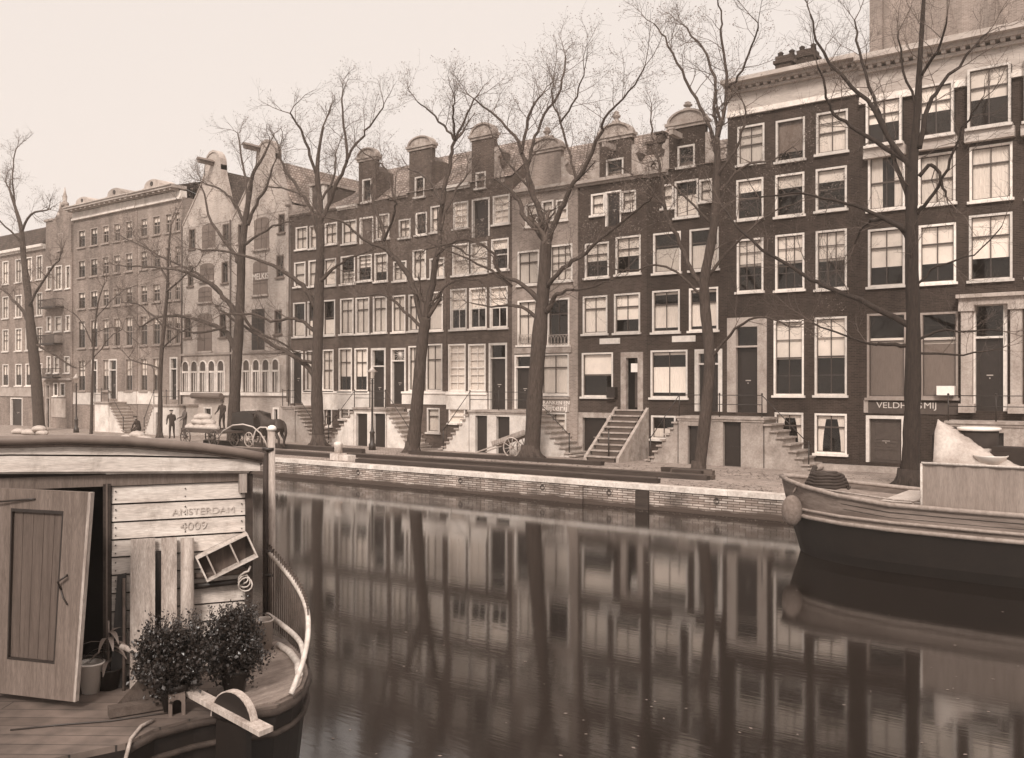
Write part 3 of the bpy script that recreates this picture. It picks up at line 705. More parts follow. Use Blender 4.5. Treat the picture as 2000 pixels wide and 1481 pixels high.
# --- dark brick houses D1..D4
House('D1', 567, 661, 0, 'canal_house', 'dark brick house with a small roof dormer, directly right of the warehouses', M_BDL, zz(610, 412),
      [(577, 600, 443, 490, '2F'), (604, 626, 440, 488, '2F'), (634, 658, 435, 480, '2F'),
       (574, 596, 512, 563, '1F'), (602, 625, 508, 562, '1F'), (632, 656, 505, 561, '1F'),
       (572, 596, 591, 661, '1b'), (600, 622, 588, 660, '1b'), (630, 654, 586, 658, '1b'),
       (596, 616, 685, 766, '4F'), (629, 651, 683, 766, '4F'), (630, 648, 795, 835, '2S')],
      [(567.5, 591, 685, 788, DR(transom=.0, frame=.13)), (596, 612, 796, 852, DR(transom=0, frame=.1))], yoff=.03)
h = HS['D1']; h.front_roof(1.7, 3.2); h.gutter(M_FRAMED, .1, .18)
d = MB(); xa, xb = UX(604), UX(631); zb, zt = h.eave, zz(618, 362); d.box(xa, xb, h.yf + .05, h.yf + 3.4, zb, zt); do = d.build('dormer', M_DOORM, h.root)
d = MB(); d.box(xa - .1, xb + .1, h.yf - .1, h.yf + 3.4, zt, zt + .14); d.build('dormer_roof', M_PLASG, do)
for q0_, q1_ in ((xb - .25, xb + .02), (xa - .02, xa + .2)): d = MB(); d.box(q0_, q1_, h.yf + .02, h.yf + .3, zb, zt); d.build('dormer_jamb', M_FRAME, do)
h.band(766, 800, 620, 'plinth', M_PLAS, .06, 592, 661); h.band(764, 768, 620, 'plinth_cornice', M_WHITE, .12, 592, 661)
House('D2', 661, 762, 0, 'canal_house', 'dark brick house behind the street lamp, with a neck gable', M_BDL2, zz(700, 399),
      [(669, 697, 430, 479, '2F'), (735, 761, 418, 470, '2F'),
       (666, 694, 500, 558, '9b'), (699, 727, 497, 552, '9h'), (732, 758, 494, 553, 'Tt'[0] + 'H'),
       (665, 691, 583, 656, 'TF'), (695, 722, 581, 655, 'TF'), (729, 756, 579, 653, 'TF'),
       (662, 688, 680, 767, 'TH'), (693, 719, 680, 767, 'TH'), (664, 683, 797, 822, '1F')],
      [(703, 730, 424, 476, DR(transom=0, frame=.1, dm=M_SHUT)), (725, 754, 680, 796, DR(transom=.28, frame=.13)),
       (693, 715, 806, 866, DR(transom=0, frame=.1, dm=M_DOORM)), (727, 750, 806, 864, DR(transom=0, frame=.1))], yoff=-.02)
h = HS['D2']; h.front_roof(3.0, 3.8); h.gutter(M_FRAME, .12, .2, UX(661), UX(699))
h.neck_gable(699, 738, 310, 289, 399, (709, 727, 350, 398, '1', 'N'), None, None, False)
h.band(767, 800, 690, 'plinth', M_PLAS, .06, 661, 724); h.band(765, 769, 690, 'plinth_cornice', M_WHITE, .12, 661, 724)
House('D3', 762, 872, 0, 'canal_house', 'dark brick house with a star-patterned fanlight over its black door', M_BDL, zz(780, 381),
      [(779, 802, 428, 468, '2F'), (812, 834, 415, 462, '2N'), (841, 864, 402, 457, '2F'),
       (768, 794, 510, 552, 'TF'), (806, 832, 488, 548, 'TF'), (839, 868, 504, 546, 'TF'),
       (766, 792, 577, 652, 'TF'), (798, 824, 575, 650, 'TF'), (835, 865, 570, 649, 'tF'),
       (798, 818, 676, 767, 'TF'), (832, 864, 672, 767, 'TF'), (834, 859, 797, 848, 'tF'), (796, 806, 799, 820, '1N')],
      [(764, 793, 680, 789, DR(transom=.2, frame=.11, proud=.04))], yoff=.0)
h = HS['D3']; h.front_roof(3.0, 3.8); h.gutter(M_FRAMED, .12, .2, UX(762), UX(797)); h.neck_gable(797, 847, 288, 266, 384, (811, 830, 345, 388, 'v', 'N'), None, None, False)
h.band(767, 790, 830, 'plinth', M_PLAS, .06, 786, 872); h.band(765, 769, 830, 'plinth_cornice', M_WHITE, .13, 786, 872)
st = MB(); xc, zc_ = UX(779), zz(779, 692)
for k in range(8):
    q_ = math.pi * k / 8; st.tube([(xc - .42 * math.cos(q_), HS['D3'].yf + .12, zc_ - .42 * math.sin(q_)), (xc + .42 * math.cos(q_), HS['D3'].yf + .12, zc_ + .42 * math.sin(q_))], .018, 5)
st.build('fanlight_star', M_FRAME, HS['D3'].root)
House('D4', 872, 1001, 0, 'canal_house', 'dark brick house with white-barred windows and the highest neck gable left of the buff house', M_BDL2, zz(900, 360),
      [(885, 914, 394, 449, '6F'), (962, 995, 381, 441, '6F'), (883, 915, 476, 541, '1F'), (919, 951, 473, 537, '1F'), (959, 993, 466, 531, '1T'),
       (879, 911, 564, 647, '4h'), (916, 950, 562, 645, '4h'), (956, 991, 560, 644, '4h'),
       (875, 909, 672, 768, '9F'), (914, 948, 672, 768, '9F'), (876, 908, 798, 830, '1F')],
      [(921, 956, 387, 463, DR(transom=0, frame=.1, dm=M_DOOR)), (954, 990, 670, 800, DR(transom=.2, frame=.12)),  # attic door: dark leaf stands in for the shaded opening
       (926, 950, 808, 876, DR(transom=0, frame=.12, fm=M_PLAS)), (968, 994, 810, 880, DR(transom=0, frame=.12, fm=M_PLAS))], yoff=.03)
h = HS['D4']; h.front_roof(3.0, 3.8); h.gutter(M_FRAME, .14, .2, UX(873), UX(918)); h.neck_gable(918, 968, 267, 240, 365, (929, 949, 336, 371, '1', 'N'), None, None, True)
h.band(770, 800, 900, 'plinth', M_PLAS, .06, 872, 952); h.band(767, 771, 900, 'plinth_cornice', M_WHITE, .13, 872, 952)
# --- E buff brick
House('E', 1001, 1129, 0, 'canal_house', 'buff brick house with a shop window, ornate low window guards and painted lettering', M_BE, zz(1060, 366),
      [(1027, 1052, 398, 446, '1F'), (1059, 1082, 392, 434, '1F'), (1087, 1110, 390, 434, '1F'),
       (1012, 1054, 490, 560, 'TF'), (1075, 1119, 478, 553, 'XF'), (1012, 1050, 587, 678, 'TF'), (1070, 1113, 583, 678, 'TN'),
       (1058, 1112, 691, 775, 'TF'), (1062, 1107, 806, 852, 'TF')],
      [(1006, 1042, 693, 799, DR(transom=.2, frame=.1))], yoff=-.04)
h = HS['E']; h.front_roof(3.0, 3.8); h.gutter(M_PLASG, .14, .3); h.neck_gable(1036, 1100, 293, 270, 368, None, None, 246, True)
h.band(679, 690, 1060, 'stone_band', M_STONE, .09, 1006, 1118); h.band(774, 780, 1085, 'shop_sill', M_STONE, .12, 1056, 1114)
for a, b_ in ((1015, 1049), (1073, 1112)):
    g = MB(); xa, xb = UX(a), UX(b_); y = h.yf - .1; za, zb = zz(b_, 676), zz(b_, 653)
    g.box(xa, xb, y, y + .03, zb - .04, zb); g.box(xa, xb, y, y + .03, za, za + .04)
    n = 6
    for i in range(n):
        xm = xa + (xb - xa) * (i + .5) / n; r_ = (xb - xa) / n * .42
        g.tube([(xm + r_ * math.cos(t * .6283), y + .015, (za + zb) / 2 + (zb - za) * .4 * math.sin(t * .6283)) for t in range(11)], .02, 4)
    g.build('window_guard', M_PLASG, h.root)
b = MB(); xa, xb = UX(1058), UX(1113); b.box(xa, xb, h.yf - .06, h.yf - .002, zz(1085, 804), zz(1085, 782)); bo = b.build('sign_board', M_STONE, h.root)
xm = (xa + xb) / 2
text_part('lettering', 'DRANKEN EN', .26, (xm, h.yf - .07, zz(1085, 787)), (R(90), 0, 0), M_WHITE, bo, .004, 1.15)
text_part('lettering', 'Slijterij', .42, (xm, h.yf - .07, zz(1085, 797)), (R(90), 0, 0), M_WHITE, bo, .004, 1.35)
# --- F
House('F', 1129, 1263, 0, 'canal_house', 'dark brick house with steep steps running straight up to its open doorway', M_BD, zz(1200, 346),
      [(1154, 1181, 378, 424, '1F'), (1214, 1242, 372, 415, '1F'), (1142, 1189, 474, 546, 'Th'), (1202, 1251, 461, 539, 'Th'),
       (1138, 1186, 578, 656, 'TF'), (1199, 1250, 573, 654, 'TH'), (1136, 1197, 689, 779, '1h')],
      [(1182, 1213, 373, 441, DR(transom=0, frame=.08)), (1213, 1256, 688, 800, DR(transom=.0, frame=.28, fm=M_STONE, open_=True, proud=.06)),
       (1130, 1194, 806, 893, DR(transom=0, frame=.26, fm=M_STONE, proud=.05))], yoff=.02)
h = HS['F']; h.front_roof(3.0, 3.8); h.gutter(M_PLASG, .14, .3); h.neck_gable(1167, 1237, 268, 240, 348, (1184, 1218, 310, 350, '1', 'N'), (1200, 290), 214, True)
b = MB(); b.box(UX(1190), UX(1206), h.yf - .3, h.yf - .002, zz(1198, 777), zz(1198, 756)); b.build('letter_box', M_DOOR, h.root)
h.band(661, 672, 1190, 'plaque', M_FRAME, .03, 1171, 1211)
# half-open inner door and a pale notice in the doorway
b = MB(); b.box(UX(1234), UX(1249), h.yf + .3, h.yf + .34, zz(1234, 796), zz(1234, 700)); b.build('door', M_DOORM, h.root)
b = MB(); b.box(UX(1230), UX(1246), h.yf + .1, h.yf + .12, zz(1238, 727), zz(1238, 710)); b.build('notice', M_WHITE, h.root)
# carved parapet between the gables
def parapet(h, pa, pb, yt, yb_):
    p = MB(); xa, xb = UX(pa), UX(pb); z0, z1 = zz((pa + pb) / 2, yb_), zz((pa + pb) / 2, yt); y = h.yf - .02
    p.box(xa, xb, y, y + .25, z0, z0 + .12); p.box(xa, xb, y + .02, y + .22, z1 - .12, z1)
    n = max(2, int((xb - xa) / .5))
    for i in range(n):
        xm = xa + (xb - xa) * (i + .5) / n; r_ = (z1 - z0) * .33
        p.tube([(xm + r_ * .9 * math.cos(t * .6283), y + .12, (z0 + z1) / 2 + r_ * math.sin(t * .6283)) for t in range(11)], .06, 5)
        p.ball((xm, y + .12, (z0 + z1) / 2), .07)
    p.build('carved_parapet', M_STONE, h.root)
parapet(h, 1240, 1263, 322, 345)
# --- G
House('G', 1263, 1421, 0, 'canal_house', 'dark brick house with a shop-like lace window and a white-edged neck gable', M_BD2, zz(1330, 328),
      [(1293, 1316, 360, 411, '1F'), (1318, 1364, 352, 428, 'vB'), (1366, 1391, 350, 398, '1F'), (1276, 1330, 454, 537, 'tB'), (1347, 1404, 446, 531, 'tB'),
       (1274, 1328, 567, 653, 'TV'), (1346, 1403, 562, 650, 'TV'), (1271, 1343, 684, 781, 'vV'), (1272, 1320, 812, 862, 'vb')],
      [(1357, 1411, 682, 804, DR(transom=.18, frame=.2)), (1341, 1366, 832, 905, DR(transom=0, frame=.14, fm=M_PLASG))], yoff=-.01)
h = HS['G']; h.front_roof(1.9, 3.2); h.gutter(M_PLASG, .14, .3, UX(1263), UX(1306)); h.neck_gable(1303, 1382, 243, 214, 330, (1324, 1358, 284, 330, '1', 'N'), (1330, 267), 196, True, M_PLASG)
parapet(h, 1266, 1302, 308, 338); parapet(h, 1386, 1418, 285, 312)
h.band(656, 668, 1335, 'plaque', M_FRAME, .03, 1313, 1359)
c = MB(); y = h.yf + 1.5; a_, b_ = PY(1263, 300, y), PY(1303, 300, y); z0_, z1_ = h.eave, PY(1283, 280, y).z
c.box(a_.x, b_.x, y, y + .9, z0_, z1_); c.box(a_.x - .08, b_.x + .08, y - .08, y + .98, z1_, z1_ + .14)
c.box(a_.x + .4, b_.x - .35, y + .2, y + .7, z1_ + .14, PY(1283, 260, y).z); c.box(a_.x + .32, b_.x - .27, y + .12, y + .78, PY(1283, 260, y).z, PY(1283, 256, y).z)
c.build('chimney', M_BD, h.root)
# --- I
House('I', 1421, 1680, 0, 'canal_house', 'large dark brick house with a stone-framed double-height doorway and white cornice', M_BD2, zz(1420, 232),
      [(1440, 1493, 244, 324, '4F'), (1515, 1572, 232, 318, '0E'), (1594, 1656, 217, 303, '4F'),
       (1438, 1491, 349, 432, '1T'), (1514, 1571, 339, 426, '1T'), (1593, 1654, 327, 415, '1T'),
       (1439, 1491, 466, 574, 'Xh'), (1514, 1571, 457, 571, 'Xh'), (1593, 1654, 449, 569, 'Xh'),
       (1511, 1570, 625, 777, '6h'), (1591, 1654, 619, 777, '6h'), (1513, 1569, 806, 885, 'TS'), (1591, 1654, 808, 891, 'TS')],
      [(1421, 1498, 620, 806, DR(transom=.23, frame=.42, fm=M_PLASG, proud=.07)), (1408, 1447, 820, 906, DR(transom=0, frame=.1, fm=M_PLASG))], yoff=.01)
h = HS['I']
def cornice(h, ref, ytop, ybot, out=.75):
    zb, zt = zz(ref, ybot), zz(ref, ytop); H_ = zt - zb; c = MB(); x0, x1 = h.x0 + .0, h.x1 - .0; y = h.yf
    c.box(x0, x1, y - .14, y + .4, zb, zb + H_ * .1); c.box(x0, x1, y - .08, y + .4, zb + H_ * .1, zb + H_ * .16)
    co = c.build('cornice', M_PLAS, h.root)
    c = MB(); c.box(x0 + .01, x1 - .01, y - .05, y + .38, zb + H_ * .16, zb + H_ * .66); c.build('frieze', M_CORN, co)
    c = MB(); c.box(x0, x1, y - .22, y + .4, zb + H_ * .66, zb + H_ * .73); c.box(x0, x1, y - out * .6, y + .4, zb + H_ * .8, zb + H_ * .88); c.box(x0 - .04, x1, y - out, y + .4, zb + H_ * .88, zt)
    n = int((x1 - x0) / .34)
    for i in range(n):
        xm = x0 + (i + .5) * (x1 - x0) / n; c.box(xm - .08, xm + .08, y - out * .5, y - .2, zb + H_ * .73, zb + H_ * .8)
    c.build('cornice_moulding', M_CORN, co)
    r = MB(); x1_ = x1; r.add([(x0, y - .2, zt + .01), (x1_, y - .2, zt + .01), (x1_, y + 5.5, zt + 1.1), (x0, y + 5.5, zt + 1.1), (x1_, y + 11, zt), (x0, y + 11, zt)], [(0, 1, 2, 3), (3, 2, 4, 5)])
    r.build('roof', M_TILED, h.root)
cornice(h, 1420, 166, 232)
# roof clutter: chimney stacks with cowls
for (pa, pb, yt, yo) in ((1514, 1545, 108, 2.2), (1556, 1588, 96, 3.0)):
    y = h.yf + yo; a_, b_ = PY(pa, 150, y), PY(pb, 150, y); zt = PY((pa + pb) / 2, yt, y).z; c = MB()
    c.box(a_.x, b_.x, y, y + .9, zz(1520, 140) - .5, zt); c.box(a_.x - .08, b_.x + .08, y - .08, y + .98, zt - .35, zt - .2); co = c.build('chimney', M_BD, h.root)
    c = MB(); xm = (a_.x + b_.x) / 2
    for k in (-.28, .25): c.lathe((xm + k, y + .45, zt), [(.15, 0), (.12, .22), (.15, .26), (.05, .34)], 8)
    c.build('chimney_pot', M_SMOKE, co)
# --- J
House('J', 1680, 2075, 0, 'canal_house', 'big dark house at the right edge with a columned doorway and wide grey entablature', M_BD2, zz(1690, 205),
      [(1696, 1768, 302, 414, '2s'), (1794, 1867, 300, 404, '2F'), (1894, 1978, 283, 396, 'TF'),
       (1696, 1768, 446, 564, 'TH'), (1795, 1868, 438, 558, 'TH'), (1893, 1978, 418, 552, 'TH'), (2005, 2070, 280, 390, 'TF'), (2005, 2070, 410, 545, 'TH'),
       (1694, 1771, 612, 782, 'tDg'), (1798, 1872, 610, 782, 'tDg')],
      [(1898, 1968, 590, 803, DR(transom=.3, frame=.14)), (1692, 1768, 812, 904, DR(transom=0, frame=.13, dm=M_DOORM)), (1905, 1955, 840, 915, DR(transom=0, frame=.12, fm=M_PLASG))], yoff=-.05)
h = HS['J']
cornice(h, 1690, 117, 205)
# attic windows cut into the entablature
for (a, b_, yt, yb_) in ((1696, 1765, 196, 292), (1798, 1866, 168, 276), (1893, 1977, 134, 258), (2003, 2070, 110, 245)):
    x0_, x1_ = UX(a), UX(b_); z0_, z1_ = zz((a + b_) / 2, yb_), zz((a + b_) / 2, yt); w_ = window(h.root, x0_, x1_, z0_ + .05, z1_, h.yf - .32, 'T', 'h', M_FRAME)
    b = MB(); b.box(x0_ - .02, x1_ + .02, h.yf - .12, h.yf - .105, z0_ - .3, z1_ - .02, 1); b.box(x0_ - .12, x1_ + .12, h.yf - .3, h.yf - .04, z0_ - .35, z0_ + .04); b.build('window_apron', [M_CORN, M_INT], w_)
# columned doorway
y = h.yf
for a, b_ in ((1880, 1902), (1976, 1998)):
    c = MB(); xa, xb = UX(a), UX(b_); za, zb = zz(1890, 806), zz(1890, 598); c.box(xa, xb, y - .28, y - .0, za, zb); c.box(xa - .08, xb + .08, y - .36, y, za, za + .35); c.box(xa - .08, xb + .08, y - .36, y, zb - .22, zb); c.build('column', M_PLASG, h.root)
c = MB(); c.box(UX(1876), UX(2002), y - .34, y, zz(1890, 598), zz(1890, 584)); c.box(UX(1872), UX(2006), y - .5, y, zz(1890, 584), zz(1890, 577)); c.build('door_entablature', M_PLASG, h.root)
b = MB(); b.box(UX(1690), UX(1872), y - .04, y - .002, zz(1730, 808), zz(1730, 786)); bo = b.build('sign_board', M_DOORM, h.root)
text_part('lettering', 'VELDHUIS', .34, (UX(1757), y - .05, zz(1757, 792.5)), (R(90), 0, 0), M_LETW, bo, .004, 1.15)
text_part('lettering', 'MIJ', .34, (UX(1818), y - .05, zz(1818, 793)), (R(90), 0, 0), M_LETW, bo, .004, 1.15)
b = MB(); b.box(UX(1834), UX(1868), y - .4, y - .13, zz(1850, 772), zz(1850, 754)); b.build('window_box', M_WHITE, h.root)
h.band(782, 806, 1695, 'wall_stone', M_PLASG, .05, 1688, 1697)
# tall brick building behind the last house
t0 = PY(1708, 60, YF + 13); t1 = PY(1765, 60, YF + 13)
bt = thing('rear_building', (t0.x, YF + 15, 0), 'tall stone and brick building rising behind the cornice at top right', 'building')
m = MB(); m.box(t0.x, t0.x + 26, YF + 13, YF + 22, 0, PY(1710, 35, YF + 13).z + 1.5); m.build('wall', M_BE, bt)
m = MB(); zg = PY(1740, 40, YF + 12.9).z
for k in range(5):
    xx = t0.x + 1.6 + k * 2.2; m.prism([(xx - .9, zg - 3.4), (xx + .9, zg - 3.4), (xx, zg + .2)], YF + 12.8, YF + 13.02)
m.build('gablet', M_BM, bt)
m = MB(); m.box(t0.x - .15, t0.x + .5, YF + 12.6, YF + 13.4, 0, zg + 1.8); m.build('buttress', M_BE, bt)
# a plain run of houses beyond the frame on the right so the row does not stop dead
House('K', 2075, 2330, 0, 'canal_house', 'last dark house of the row, beyond the right edge', M_BD, zz(1690, 205), [], [], yoff=.03)
HS['K'].front_roof(2.4, 3.6)

# ================================================================ STOOPS
YS = YF - 1.55
def stoop(house, pa, pb, yl, ref, left=None, right=None, dl=(), m=None, rail=True, nst=9, openpx=()):
    """landing between pixels pa..pb (on its front plane); left / right: pixel where the flight meets the street"""
    h = HS[house]; m = m or M_PLAS; ux = lambda p: UX(p, YS)
    xa, xb = ux(pa), ux(pb); zl = PY(ref, yl, YS).z
    w = MB(); ops = []
    for o in openpx:
        ops.append((ux(o[0]), ux(o[1]), 0.001, PY((o[0] + o[1]) / 2, o[2], YS).z))
    xs = sorted(set([xa + .06, xb - .06] + [o[i] for o in ops for i in (0, 1)])); 
    for i in range(len(xs) - 1):
        cx = (xs[i] + xs[i + 1]) / 2; hit = [o for o in ops if o[0] < cx < o[1]]
        z0 = hit[0][3] if hit else 0
        w.box(xs[i], xs[i + 1], YS + .05, YS + .3, z0, zl - .1)
        if not hit and (xs[i + 1] - xs[i]) > .05: pass
    w.box(xa + .06, xa + .3, YS + .3, h.yf - .001, 0, zl - .1); w.box(xb - .3, xb - .06, YS + .3, h.yf - .001, 0, zl - .1)
    # steps
    tr = MB(); tr.box(xa - .03, xb + .03, YS - .04, h.yf - .002, zl - .1, zl)
    tr.box(xa + .02, xb - .02, YS + .01, YS + .31, zl - .2, zl - .1)
    for side, e in ((-1, left), (1, right)):
        if e is None: continue
        xe = ux(e); xs0 = xa if side < 0 else xb; L = xe - xs0
        for i in range(nst):
            zt = zl * (1 - (i + 1) / (nst + 0.0)) + .0
            if zt < .1: zt = .13
            a_, b_ = xs0 + L * i / nst, xs0 + L * (i + 1) / nst; lo, hi = min(a_, b_), max(a_, b_)
            w.box(lo, hi, YS + .06, h.yf - .003, 0, zt - .07)
            if side > 0: tr.box(lo - .02, hi + .07, YS - .03, h.yf - .004, zt - .07, zt)
            else: tr.box(lo - .07, hi + .02, YS - .03, h.yf - .004, zt - .07, zt)
    so = w.build('stoop', m, h.root); tr.build('treads', M_STONE, so)
    for o in ops:
        d = MB(); d.box(o[0], o[1], YS + .24, YS + .29, o[2], o[3]); t = .05
        d.box(o[0] + .12, o[1] - .12, YS + .225, YS + .24, .15, o[3] * .45); d.box(o[0] + .12, o[1] - .12, YS + .225, YS + .24, o[3] * .52, o[3] * .92); d.build('stoop_door', M_DOOR, so)
    if rail:
        r = MB(); y = YS + .04; xl, xr = xa + .1, xb - .1
        for xx in (xl, (xl + xr) / 2, xr): r.tube([(xx, y, zl), (xx, y, zl + .98)], .025, 6); r.ball((xx, y, zl + 1.0), .045)
        for zz_ in (.95, .55): r.tube([(xl, y, zl + zz_), (xr, y, zl + zz_)], .018, 5)
        for side, e in ((-1, left), (1, right)):
            if e is None: continue
            xe = ux(e); xs0 = xl if side < 0 else xr; xm = xe - (xe - xs0) * .12; zf = .25
            r.tube([(xs0, y, zl + .95), (xm, y, zf + .85)], .02, 5); r.tube([(xm, y, .1), (xm, y, zf + .9)], .03, 6); r.ball((xm, y, zf + .92), .05)
        r.build('railing', M_IRON, so)
    return so
stoop('C2', 183, 212, 785, 200, None, 244, m=M_PLAS, nst=10)
stoop('C3', 298, 350, 790, 320, 278, None, m=M_PLAS, openpx=((303, 314, 806),))
stoop('D1', 549, 576, 793, 560, None, 622, m=M_PLASG, nst=10)
stoop('D2', 689, 754, 796, 700, 634, 806, openpx=((694, 716, 808), (728, 751, 808)), nst=9)
stoop('D4', 914, 1036, 801, 930, 858, 1122, openpx=((927, 950, 812), (968, 994, 814)), nst=9)
stoop('G', 1322, 1492, 813, 1340, 1262, 1592, m=M_PLASG, openpx=((1342, 1368, 832), (1411, 1446, 824)), nst=8)
stoop('J', 1846, 2050, 822, 1850, None, None, m=M_STONE, openpx=((1870, 1960, 845),), rail=True)
# F: flight running straight out from the door
h = HS['F']; w = MB(); t = MB(); xa, xb = UX(1206), UX(1262); zl = zz(1230, 800); n = 9
for i in range(n):
    zt = zl * (1 - i / n); y0 = h.yf - .32 * (i + 1); w.box(xa + .1, xb - .1, y0, y0 + .32, 0, zt - .06); t.box(xa + .02, xb - .02, y0 - .05, y0 + .32, zt - .06, zt)
so = w.build('stoop', M_TIMBT, h.root); t.build('treads', M_STONE, so)
for xx in (xa - .15, xb):
    w = MB(); w.add([(xx, h.yf - .32 * n, 0), (xx + .15, h.yf - .32 * n, 0), (xx + .15, h.yf - .002, 0), (xx, h.yf - .002, 0), (xx, h.yf - .32 * n, .22), (xx + .15, h.yf - .32 * n, .22), (xx + .15, h.yf - .002, zl + .12), (xx, h.yf - .002, zl + .12)],
          [(0, 3, 2, 1), (4, 5, 6, 7), (0, 1, 5, 4), (1, 2, 6, 5), (2, 3, 7, 6), (3, 0, 4, 7)]); w.build('stair_cheek', M_STONE, so)
w = MB(); xx = (xa + xb) / 2 + .3; w.tube([(xx, h.yf - 2.7, .2), (xx, h.yf - 2.7, 1.5)], .035, 6); w.ball((xx, h.yf - 2.7, 1.53), .06); w.build('hand_post', M_IRON, so)
# doorstep of E flight railing
h = HS['I']; t = MB(); t.box(UX(1575, YS + .9), UX(1762, YS + .9), YS + .9, h.yf - .11, 0, .22); t.build('pavement_step', M_PLASG, h.root)

# ================================================================ TREES
def limb_world(pts, Y, yd=0.0, thin=.86):
    """pts (px,py,rpx) -> world points; yd: how far the tip leans out of the tree's plane"""
    o = []; n = len(pts)
    for i, p in enumerate(pts):
        yy = Y + yd * (i / max(1, n - 1)) ** 1.3; d = dep(p[0], yy)
        v = PY(p[0], p[1], yy); o.append((v, p[2] * d / F * thin))
    return o
def smooth(pts, sub=3):
    out_ = []; n = len(pts)
    for i in range(n - 1):
        p0 = pts[max(i - 1, 0)]; p1 = pts[i]; p2 = pts[i + 1]; p3 = pts[min(i + 2, n - 1)]
        for k in range(sub):
            t = k / sub; v = [0.5 * ((2 * p1[0][c]) + (-p0[0][c] + p2[0][c]) * t + (2 * p0[0][c] - 5 * p1[0][c] + 4 * p2[0][c] - p3[0][c]) * t * t + (-p0[0][c] + 3 * p1[0][c] - 3 * p2[0][c] + p3[0][c]) * t ** 3) for c in range(3)]
            out_.append((Vector(v), p1[1] + (p2[1] - p1[1]) * t))
    out_.append(pts[-1]); return out_
def twigs(mb, bud, p, d, L, r, lev, rnd):
    n = 4 if lev > 1 else 3; pts = [p.copy()]; rad = [r]; q = p.copy(); dd = d.copy()
    for i in range(n):
        dd = (dd + Vector((rnd.gauss(0, .2), rnd.gauss(0, .2), rnd.gauss(.05, .17)))).normalized()
        q = q + dd * (L / n); pts.append(q.copy()); rad.append(max(.003, r * (1 - .75 * (i + 1) / n)))
    mb.tube(pts, rad, 4 if lev > 1 else 3, cap=False)
    if lev > 0:
        k = {3: 6, 2: 6, 1: 4}[lev]
        for i in range(k):
            t = .2 + .8 * (i + rnd.random() * .8) / k; j = min(n - 1, int(t * n)); b = pts[j].lerp(pts[j + 1], t * n - j)
            ax = (pts[j + 1] - pts[j]).normalized(); side = Vector((rnd.gauss(0, 1), rnd.gauss(0, .8), rnd.gauss(.25, .8))); side = (side - ax * side.dot(ax)).normalized()
            nd = (ax * rnd.uniform(.5, .9) + side * rnd.uniform(.5, .9)).normalized()
            twigs(mb, bud, b, nd, L * rnd.uniform(.38, .62), max(.004, rad[j] * .6), lev - 1, rnd)
    elif bud is not None and rnd.random() < .8:
        for k in range(3):
            c = pts[-1 - (k % 2)] + Vector((rnd.gauss(0, .06), rnd.gauss(0, .06), rnd.gauss(0, .06))); s = rnd.uniform(.015, .035)
            a = Vector((rnd.gauss(0, 1), rnd.gauss(0, 1), rnd.gauss(0, 1))).normalized(); b_ = a.orthogonal().normalized(); c_ = a.cross(b_)
            bud.add([c + a * s, c + b_ * s, c - a * s * .6 - b_ * s, c + c_ * s], [(0, 1, 2), (0, 2, 3), (0, 3, 1), (1, 3, 2)])
